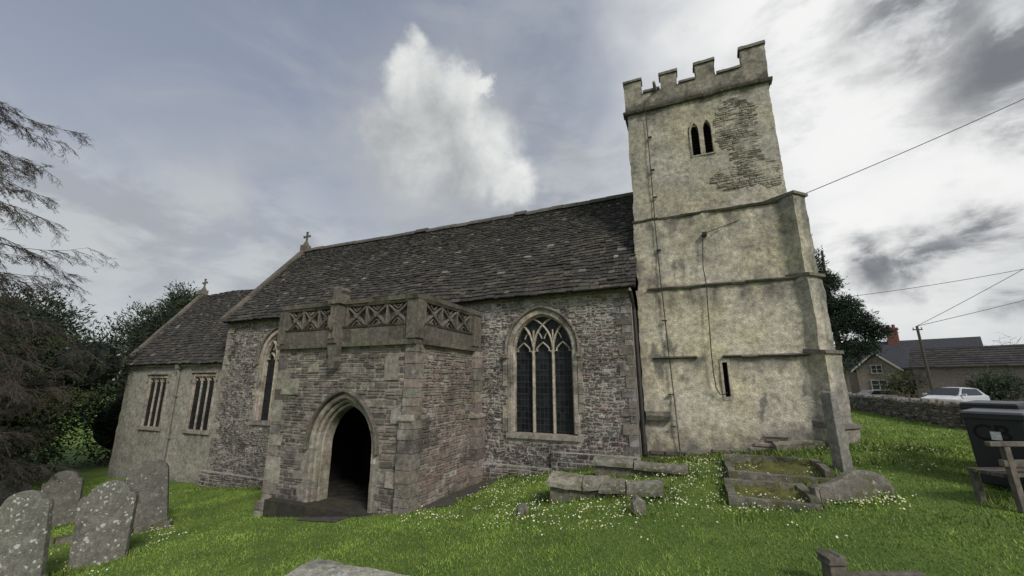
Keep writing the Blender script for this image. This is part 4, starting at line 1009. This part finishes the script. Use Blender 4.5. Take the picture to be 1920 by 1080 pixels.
for _ in range(16):
    branch(mb,Vector((0,0,random.uniform(3,5))),Vector((random.gauss(0,1),random.gauss(0,.6),1.6)).normalized(),4.8,.05,1)
mb.build('twigs',M['twig'],root,recalc=False)
# ================================================================ BOUNDARY WALL
mb=MB(); W=[(5.6,32),(6.1,21),(6.05,14.4),(7.0,12.9),(9.2,11.4),(12.5,10.0)]; WH=.56
for (x0,y0),(x1,y1) in zip(W[:-1],W[1:]):
    L=math.hypot(x1-x0,y1-y0); ux,uy=(x1-x0)/L,(y1-y0)/L; nx_,ny_=uy,-ux
    if nx_*(0-x0)+ny_*(8-y0)<0: nx_,ny_=-nx_,-ny_
    def pos(s,z,d,x0=x0,y0=y0,ux=ux,uy=uy,nx_=nx_,ny_=ny_):
        xx,yy=x0+ux*s,y0+uy*s; return (xx+nx_*d,yy+ny_*d,gz(xx,yy)+z)
    mb.hexa([pos(0,-.3,0),pos(L,-.3,0),pos(L,-.3,-.4),pos(0,-.3,-.4),pos(0,WH,0),pos(L,WH,0),pos(L,WH,-.4),pos(0,WH,-.4)],(.10,.09,.08))
    stones(mb,pos,0,L,-.05,WH,(.05,.12),(.1,.34),[(.2,.18,.155),(.16,.14,.12),(.25,.23,.2),(.13,.115,.1)],dmin=.0,dmax=.06,jt=.016)
    s=0
    while s<L:
        w=random.uniform(.08,.26); h=random.uniform(.03,.13); a=s+.01;e=s+w
        mb.hexa([pos(a,WH-.01,.03),pos(e,WH-.01,.03),pos(e,WH-.01,-.4),pos(a,WH-.01,-.4),pos(a+.02,WH+h,.01),pos(e-.03,WH+h*.8,.01),pos(e-.02,WH+h*.8,-.38),pos(a+.02,WH+h,-.38)],jit((.2,.185,.16),.35)); s+=w+.01
o=mb.build('boundary_wall',M['dry']); tag(o,'low grey drystone wall between churchyard and lane','wall')
# ================================================================ HOUSES
def house():
    p=ray(1680,728)*43; x,y=p.x,p.y; z=p.z
    root=empty('stone_house',(x,y,z),-R(24),'grey brown stone house with cream trimmed gable and brick chimney behind the pine','house')
    X0,X1=-4.2,6.6
    wall=MB(); wall.box((X0,0,-2.0),(X1,6,2.3))
    wall.add([(X0,0,2.3),(X0,3,5.0),(X0,6,2.3),(X1,0,2.3),(X1,3,5.0),(X1,6,2.3)],[(0,1,2),(3,5,4)])
    gx=-1.1
    wall.box((gx-1.7,-1.4,-2.0),(gx+1.7,-.01,2.0)); wall.add([(gx-1.7,-1.4,2.0),(gx+1.7,-1.4,2.0),(gx,-1.4,3.45)],[(0,1,2)]); wall.build('wall',M['housewall'],root)
    rf=MB()
    def slope(a,b_,c,d):
        th=.12; rf.hexa([a,b_,c,d]+[(q[0],q[1],q[2]+th) for q in (a,b_,c,d)])
    slope((X0-.3,-.35,2.0),(X1+.3,-.35,2.0),(X1+.3,3,5.05),(X0-.3,3,5.05)); slope((X0-.3,6.35,2.0),(X1+.3,6.35,2.0),(X1+.3,3,5.05),(X0-.3,3,5.05))
    slope((gx-2.05,-1.75,1.75),(gx-2.05,2,1.75),(gx,2,3.6),(gx,-1.75,3.6)); slope((gx+2.05,-1.75,1.75),(gx+2.05,2,1.75),(gx,2,3.6),(gx,-1.75,3.6))
    ro=rf.build('roof',M['hroof'],root)
    ch=MB(); ch.box((-.1,2.5,4.6),(.85,3.4,6.4)); ch.box((-.2,2.4,6.4),(.95,3.5,6.6)); ch.tube([(.15,2.9,6.6),(.15,2.9,7.0)],.15,8); ch.tube([(.6,2.9,6.6),(.6,2.9,7.0)],.15,8); ch.build('chimney',M['brick'],ro)
    bb=MB()
    for s_ in (-1,1): bb.hexa([(gx+s_*2.1,-1.85,1.66),(gx,-1.85,3.58),(gx,-1.76,3.58),(gx+s_*2.1,-1.76,1.66),(gx+s_*2.1,-1.85,1.86),(gx,-1.85,3.8),(gx,-1.76,3.8),(gx+s_*2.1,-1.76,1.86)])
    bb.build('bargeboard',M['trim'],root)
    def win(x0,x1,z0,z1,yy):
        f=MB()
        for a in ((x0-.06,x0),(x1,x1+.06),((x0+x1)/2-.03,(x0+x1)/2+.03)): f.box((a[0],yy-.1,z0),(a[1],yy-.0,z1))
        f.box((x0-.1,yy-.11,z1),(x1+.1,yy,z1+.08)); f.box((x0-.1,yy-.13,z0-.08),(x1+.1,yy,z0)); f.box((x0,yy-.08,(z0+z1)/2-.02),(x1,yy-.02,(z0+z1)/2+.02))
        fo=f.build('window',M['trim'],root); gl=MB(); gl.box((x0,yy-.05,z0),(x1,yy-.012,z1)); gl.build('pane',M['hglass'],fo)
    win(gx-.4,gx+.4,1.6,2.35,-1.4); win(gx-.6,gx+.6,-.1,.8,-1.4); win(2.2,3.1,.3,1.3,0); win(4.6,5.5,.3,1.3,0)
house()
p=ray(1880,728)*30
root=empty('long_cottage',(p.x,p.y,-1.0),-R(28),'low stone outbuilding with brown tiled roof at the right edge','building')
mb=MB(); mb.box((-4.6,0,-1.6),(9,5,2.2)); mb.add([(-4.6,0,2.2),(-4.6,2.5,3.7),(-4.6,5,2.2)],[(0,1,2)]); mb.build('wall',M['housewall'],root)
mb=MB()
for s_ in range(9):
    y0=-.3+s_*.31; z0=2.1+s_*.185
    x=-4.8
    while x<9.2:
        w=random.uniform(.3,.5); mb.hexa([(x,y0,z0),(x+w,y0,z0),(x+w,y0+.36,z0+.17),(x,y0+.36,z0+.17),(x,y0,z0+.09),(x+w,y0,z0+.09),(x+w,y0+.36,z0+.22),(x,y0+.36,z0+.22)],jit((1,1,1),.3)); x+=w
mb.hexa([(-4.8,2.45,3.7),(9.2,2.45,3.7),(9.2,5.3,2.1),(-4.8,5.3,2.1),(-4.8,2.45,3.8),(9.2,2.45,3.8),(9.2,5.3,2.2),(-4.8,5.3,2.2)])
mb.build('roof',M['troof'],root)
# ================================================================ UTILITY POLE + WIRES
p=ray(1750,735)*31; zp=gz(p.x,p.y); hp=(ray(1740,602)*29.5).z-zp
pole=empty('utility_pole',(p.x,p.y,zp),0,'wooden utility pole between the house and the brown roofed building','pole')
T=Vector((-.1,0,hp))
mb=MB(); mb.tube([(0,0,-.3),tuple(T)],[.13,.09],8); mb.build('post',M['bark'],pole)
mb=MB(); mb.box((T.x-.3,T.y-.05,T.z-.32),(T.x+.3,T.y+.05,T.z-.24))
for k in (-.25,0,.25): mb.tube([(T.x+k,T.y,T.z-.24),(T.x+k,T.y,T.z-.1)],.03,6)
mb.build('crossarm',M['bark'],pole)
PT=Vector((p.x,p.y,zp))+T
def wire(a,b_,sag,r,label):
    mb=MB(); pts=[]
    for i in range(25):
        t=i/24; q=Vector(a).lerp(Vector(b_),t); q.z-=sag*4*t*(1-t); pts.append(q)
    mb.tube(pts,r,5); o=mb.build('overhead_wire',M['cable']); tag(o,label,'wire','overhead wires')
wire(atY(1320,438,10.26),ray(2050,125)*9.0,.10,.009,'thick black overhead wire running from the tower to the upper right')
wire(PT,ray(2050,430)*26,.1,.018,'steeper overhead wire from the pole up to the right edge')
wire(PT,ray(2050,528)*40,.1,.022,'lower overhead wire from the pole toward the right edge')
wire(ray(1560,560)*34,ray(2050,478)*30,.25,.02,'long shallow overhead wire passing behind the pine above the rooftops')
# ================================================================ CARS
def car(loc,rz,label):
    root=empty('parked_car',loc,rz,label,'car','cars parked in the lane')
    S=[(-2.05,.35,.55,.60,.62),(-1.98,.22,.72,.74,.80),(-1.2,.2,.86,.92,.87),(-.95,.2,.90,.98,.88),(-.25,.2,.92,1.42,.88),(.5,.2,.93,1.47,.88),(1.35,.2,.95,1.40,.88),(1.85,.25,.95,1.02,.86),(2.05,.35,.8,.85,.78)]
    b=MB(); vs=[]
    for (y,zb,zm,zt,w) in S:
        wt=w*(.72 if zt-zm>.2 else .86)
        L=[(w*.9,zb),(w,zb+.22),(w,zm-.05),(w*.95,zm),(wt,zt-.03)]
        vs+=[(x,y,z) for x,z in L]+[(wt*.5,y,zt)]+[(-wt*.5,y,zt)]+[(-x,y,z) for x,z in reversed(L)]
    n=12; fs=[(k*n+j,k*n+(j+1)%n,(k+1)*n+(j+1)%n,(k+1)*n+j) for k in range(len(S)-1) for j in range(n)]+[tuple(range(n)),tuple((len(S)-1)*n+j for j in range(n))]
    b.add(vs,fs); b.build('body',M['car'],root)
    g=MB(); g.add([(-.80,-.99,1.0),(.80,-.99,1.0),(.60,-.32,1.43),(-.60,-.32,1.43)],[(0,1,2,3)]); g.build('windscreen',M['carglass'],root)
    for s_ in (-1,1):
        g=MB(); g.add([(s_*.865,-.75,.99),(s_*.865,1.3,1.0),(s_*.685,1.15,1.36),(s_*.67,-.2,1.39)],[(0,1,2,3)]); g.build('side_window',M['carglass'],root)
        l=MB(); l.hexa([(s_*.45,-2.05,.60),(s_*.78,-1.95,.60),(s_*.78,-1.85,.62),(s_*.45,-1.95,.62),(s_*.45,-2.02,.72),(s_*.78,-1.93,.74),(s_*.78,-1.8,.76),(s_*.45,-1.9,.74)]); l.build('headlight',M['light'],root)
        mi=MB(); mi.box((s_*.98-.1,-.85,.95),(s_*.98+.1,-.7,1.08)); mi.build('wing_mirror',M['car'],root,bevel=.02)
        for yy in (-1.3,1.3):
            w=MB(); w.tube([(s_*.72,yy,.32),(s_*.9,yy,.32)],.32,16); wo=w.build('wheel',M['tyre'],root); h=MB(); h.tube([(s_*.89,yy,.32),(s_*.912,yy,.32)],.19,12); h.build('rim',M['car'],wo)
    g=MB(); g.box((-.42,-2.075,.42),(.42,-2.0,.56)); g.build('grille',M['tyre'],root)
p=ray(1788,752)*26; car((p.x,p.y,gz(p.x,p.y)+.12),-R(50),'silver hatchback parked behind the churchyard wall below the cottage roof')
p=ray(1636,745)*38; car((p.x,p.y,gz(p.x,p.y)-.3),-R(75),'farther car almost hidden by the wall below the house')
# ================================================================ BINS
def bin_(x,y,rz,bodym,lidm,label,mark=False):
    z=gz(x,y); root=empty('wheelie_bin',(x,y,z),rz,label,'bin','wheelie bins by the right edge'); root.scale=(.93,.93,.95)
    b=MB(); b.hexa([(-.26,-.29,.05),(.26,-.29,.05),(.26,.27,.05),(-.26,.27,.05),(-.29,-.34,.98),(.29,-.34,.98),(.29,.33,.98),(-.29,.33,.98)])
    b.build('body',M[bodym],root,bevel=.02)
    r_=MB(); r_.box((-.31,-.365,.93),(.31,.34,1.0)); r_.build('rim',M['binblack'],root,bevel=.012)
    l=MB(); l.hexa([(-.315,-.38,1.002),(.315,-.38,1.002),(.315,.35,1.002),(-.315,.35,1.002),(-.29,-.34,1.035),(.29,-.34,1.035),(.29,.34,1.055),(-.29,.34,1.055)]); l.build('lid',M[lidm],root,bevel=.012)
    h=MB(); h.tube([(-.25,.41,1.0),(.25,.41,1.0)],.018,8)
    for s_ in (-1,1): h.tube([(s_*.25,.33,.98),(s_*.25,.41,1.0)],.018,6)
    h.build('handle',M[bodym],root)
    for s_ in (-1,1):
        w=MB(); w.tube([(s_*.255,.27,.1),(s_*.31,.27,.1)],.1,16); w.build('wheel',M['tyre'],root)
    if mark:
        cu=bpy.data.curves.new('t','FONT'); cu.body='CB'; cu.size=.30; cu.align_x='CENTER'; cu.align_y='CENTER'; cu.offset=.002; cu.extrude=.0015
        to=bpy.data.objects.new('t',cu); C.objects.link(to); bpy.context.view_layer.update()
        me=bpy.data.meshes.new_from_object(to.evaluated_get(bpy.context.evaluated_depsgraph_get())); bpy.data.objects.remove(to)
        me.materials.clear(); me.materials.append(M['paint2'])
        mo=bpy.data.objects.new('painted_letters',me); C.objects.link(mo); mo.parent=root; mo.location=(-.04,-.331,.74); mo.rotation_euler=(R(90)+.054,0,0)
        lb=MB(); lb.hexa([(-.05,-.334,.66),(.05,-.334,.66),(.05,-.328,.66),(-.05,-.328,.66),(-.05,-.342,.77),(.05,-.342,.77),(.05,-.335,.77),(-.05,-.335,.77)]); lb.build('paper_label',M['paint'],root)
p=hit(1906,918); bin_(p.x,p.y,-R(36),'binblack','bingrey','black wheelie bin with painted white letters and a dark lid',True)
q=ray(1903,905); q=Vector((q.x,q.y)).normalized()*(Vector((p.x,p.y)).length+.72)
bin_(q.x,q.y,-R(38),'binred','binblack','orange red wheelie bin with dark lid tucked behind the lettered black one')
# ================================================================ WOODEN BENCH (seen from behind)
p=ray(1850,828)*4.72; rt=Vector((cp,sp,0)); ctr=p+rt*.85; tx,ty=ctr.x,ctr.y; gb=gz(tx,ty)
root=empty('garden_bench',(tx,ty,gb),PS,'weathered wooden bench seen from behind, cut off at the right edge before the bins','bench')
ht=p.z-gb
for nm,z0,z1,x0 in (('top_rail',ht-.05,ht,-.85),('back_rail',ht-.27,ht-.20,-.74)):
    m_=MB(); m_.box((x0,-.03,z0),(.85,.03,z1)); m_.build(nm,M['wood'],root,bevel=.006)
for k in range(3):
    m_=MB(); m_.box((-.72,.05+k*.13,.36),(.85,.16+k*.13,.40)); m_.build('seat_board',M['wood'],root,bevel=.005)
for x in (-.66,.70):
    for (y0,top) in ((-.028,ht-.055),(.38,.355)):
        m_=MB(); m_.hexa([(x-.035,y0-.03,-.05),(x+.035,y0-.03,-.05),(x+.035,y0+.03,-.05),(x-.035,y0+.03,-.05),(x-.035,y0-.0,top),(x+.035,y0-.0,top),(x+.035,y0+.055,top),(x-.035,y0+.055,top)]); m_.build('leg',M['wood'],root,bevel=.005)
# ================================================================ WORLD
w=bpy.data.worlds.new('World'); SC.world=w; w.use_nodes=True; nt=w.node_tree
for n in list(nt.nodes): nt.nodes.remove(n)
out=nt.nodes.new('ShaderNodeOutputWorld'); bg=nt.nodes.new('ShaderNodeBackground'); nt.links.new(bg.outputs[0],out.inputs[0])
SUN=Vector((.66,-.52,.66)).normalized()
elev=math.asin(SUN.z)
sky=nt.nodes.new('ShaderNodeTexSky'); sky.sky_type='NISHITA'; sky.sun_disc=False; sky.sun_elevation=elev; sky.sun_rotation=math.atan2(SUN.x,SUN.y)
tc=nt.nodes.new('ShaderNodeTexCoord'); D=tc.outputs['Generated']
sep=nt.nodes.new('ShaderNodeSeparateXYZ'); nt.links.new(D,sep.inputs[0]); Zc=sep.outputs['Z']
def vm(op,a,b=None,s=None):
    n=nt.nodes.new('ShaderNodeVectorMath'); n.operation=op; setin(nt,n.inputs[0],a)
    if b is not None: setin(nt,n.inputs[1],b)
    if s is not None: n.inputs['Scale'].default_value=s
    return n.outputs['Value'] if op=='DISTANCE' else n.outputs[0]
def warp(amp1,s1,amp2,s2,d1=2,d2=5):
    a=vm('SCALE',vm('SUBTRACT',nz(nt,s1,d1,D,out=1),(.5,.5,.5)),s=amp1); b=vm('SCALE',vm('SUBTRACT',nz(nt,s2,d2,D,.6,out=1),(.5,.5,.5)),s=amp2)
    return vm('ADD',vm('ADD',D,a),b)
Wp=warp(.05,5,.09,13); Ws=warp(.35,3,.15,9,2,3); Wc=warp(.05,7,.085,16,1,6)
def blob(u,v,r_,soft,W_=None):
    c=ray(u,v).normalized(); rr=(ray(u+r_,v).normalized()-c).length*.5+(ray(u,v+r_).normalized()-c).length*.5
    return mr(nt,vm('DISTANCE',W_ or Wp,tuple(c)),rr*(1+soft),rr*max(0,1-soft))
def mx(l):
    o=l[0]
    for x in l[1:]: o=math_(nt,'MAXIMUM',o,x)
    return o
cr=nt.nodes.new('ShaderNodeValToRGB'); nt.links.new(Zc,cr.inputs[0]); e=cr.color_ramp.elements
e[0].position=0; e[0].color=(.56,.58,.59,1); e[1].position=.8; e[1].color=(.24,.28,.37,1)
k=e.new(.3); k.color=(.42,.455,.53,1); k=e.new(.12); k.color=(.54,.57,.59,1); k=e.new(.55); k.color=(.295,.335,.425,1)
c=mix(nt,.10,cr.outputs[0],vm('SCALE',sky.outputs[0],s=.10))
stretch=nt.nodes.new('ShaderNodeMapping'); stretch.inputs['Scale'].default_value=(1,1,2.2); nt.links.new(D,stretch.inputs[0]); SV=stretch.outputs[0]
n1=nz(nt,2.6,5,SV,.6,dist=.4); n2=nz(nt,5.5,6,SV,.6,dist=.3)
c=mix(nt,math_(nt,'MULTIPLY',mr(nt,n1,.42,.72),.5),c,(.46,.485,.52))
hz=mx([blob(1560,230,350,.95,Ws),blob(1780,330,330,.9,Ws),blob(1500,20,290,.95,Ws),blob(1650,430,310,.9,Ws)])
c=mix(nt,math_(nt,'MULTIPLY',hz,.98),c,(.93,.935,.92))
c=mix(nt,math_(nt,'MULTIPLY',math_(nt,'MULTIPLY',hz,mr(nt,n2,.50,.66)),.42),c,(.50,.52,.54))
lh=mx([blob(250,430,170,.9,Ws),blob(60,500,160,.9,Ws),blob(520,520,160,.9,Ws),blob(1000,470,220,.95,Ws)])
c=mix(nt,math_(nt,'MULTIPLY',lh,.7),c,mix(nt,mr(nt,n2,.4,.62),(.58,.60,.60),(.37,.39,.42)))
lc=mx([blob(385,350,60,.6),blob(345,330,34,.6)]); c=mix(nt,math_(nt,'MULTIPLY',lc,.45),c,(.54,.56,.56))
dk=mx([blob(1910,110,140,.7,Wp),blob(1720,30,110,.8,Wp),blob(1860,440,85,.6,Wp),blob(1740,490,75,.6,Wp),blob(1640,500,60,.6,Wp),blob(1900,520,70,.6,Wp),blob(1960,250,80,.6,Wp)])
c=mix(nt,math_(nt,'MULTIPLY',dk,math_(nt,'ADD',mr(nt,n2,.35,.6),.15,True)),c,mix(nt,mr(nt,n2,.4,.65),(.34,.355,.375),(.19,.20,.22)))
soft=mx([blob(695,300,50,.9),blob(665,240,30,.9),blob(735,355,70,.9),blob(860,380,70,.9),blob(1070,300,26,.9),blob(820,230,150,.5)])
c=mix(nt,math_(nt,'MULTIPLY',soft,.5),c,(.42,.44,.465))
cu=mx([blob(762,112,38,.45,Wc),blob(790,160,54,.4,Wc),blob(868,160,46,.35,Wc),blob(908,152,22,.35,Wc),blob(830,225,92,.36,Wc),blob(890,285,84,.34,Wc),blob(955,340,46,.34,Wc),blob(785,285,85,.6,Wc),blob(722,245,42,.7,Wc)])
n3=nz(nt,9,7,D,.62,dist=.25)
inner=mx([blob(790,250,130,.98),blob(840,320,120,.98)])
rimb=mx([blob(905,150,60,.98),blob(935,230,60,.98),blob(975,300,70,.98),blob(765,100,80,.98),blob(840,130,60,.98)])
sh=math_(nt,'SUBTRACT',math_(nt,'ADD',mr(nt,n3,.25,.75,.2,.95,False),math_(nt,'MULTIPLY',rimb,.4)),math_(nt,'MULTIPLY',inner,.28),True)
c=mix(nt,cu,c,mix(nt,sh,(.36,.38,.395),(.80,.815,.80)))
nt.links.new(c,bg.inputs['Color']); bg.inputs['Strength'].default_value=1.0
sd=bpy.data.lights.new('sun','SUN'); sd.energy=2.3; sd.angle=R(14); sd.color=(1,.95,.88)
so=bpy.data.objects.new('sun',sd); C.objects.link(so); so.rotation_euler=SUN.to_track_quat('Z','Y').to_euler()
cam=bpy.data.cameras.new('camera'); cam.sensor_width=36; cam.lens=FP/1920*36; cam.clip_end=2000; cam.clip_start=.05
co=bpy.data.objects.new('camera',cam); C.objects.link(co); co.rotation_euler=(R(90)+TH,0,PS); SC.camera=co
SC.view_settings.view_transform='Standard'; SC.view_settings.look='None'; SC.view_settings.exposure=0
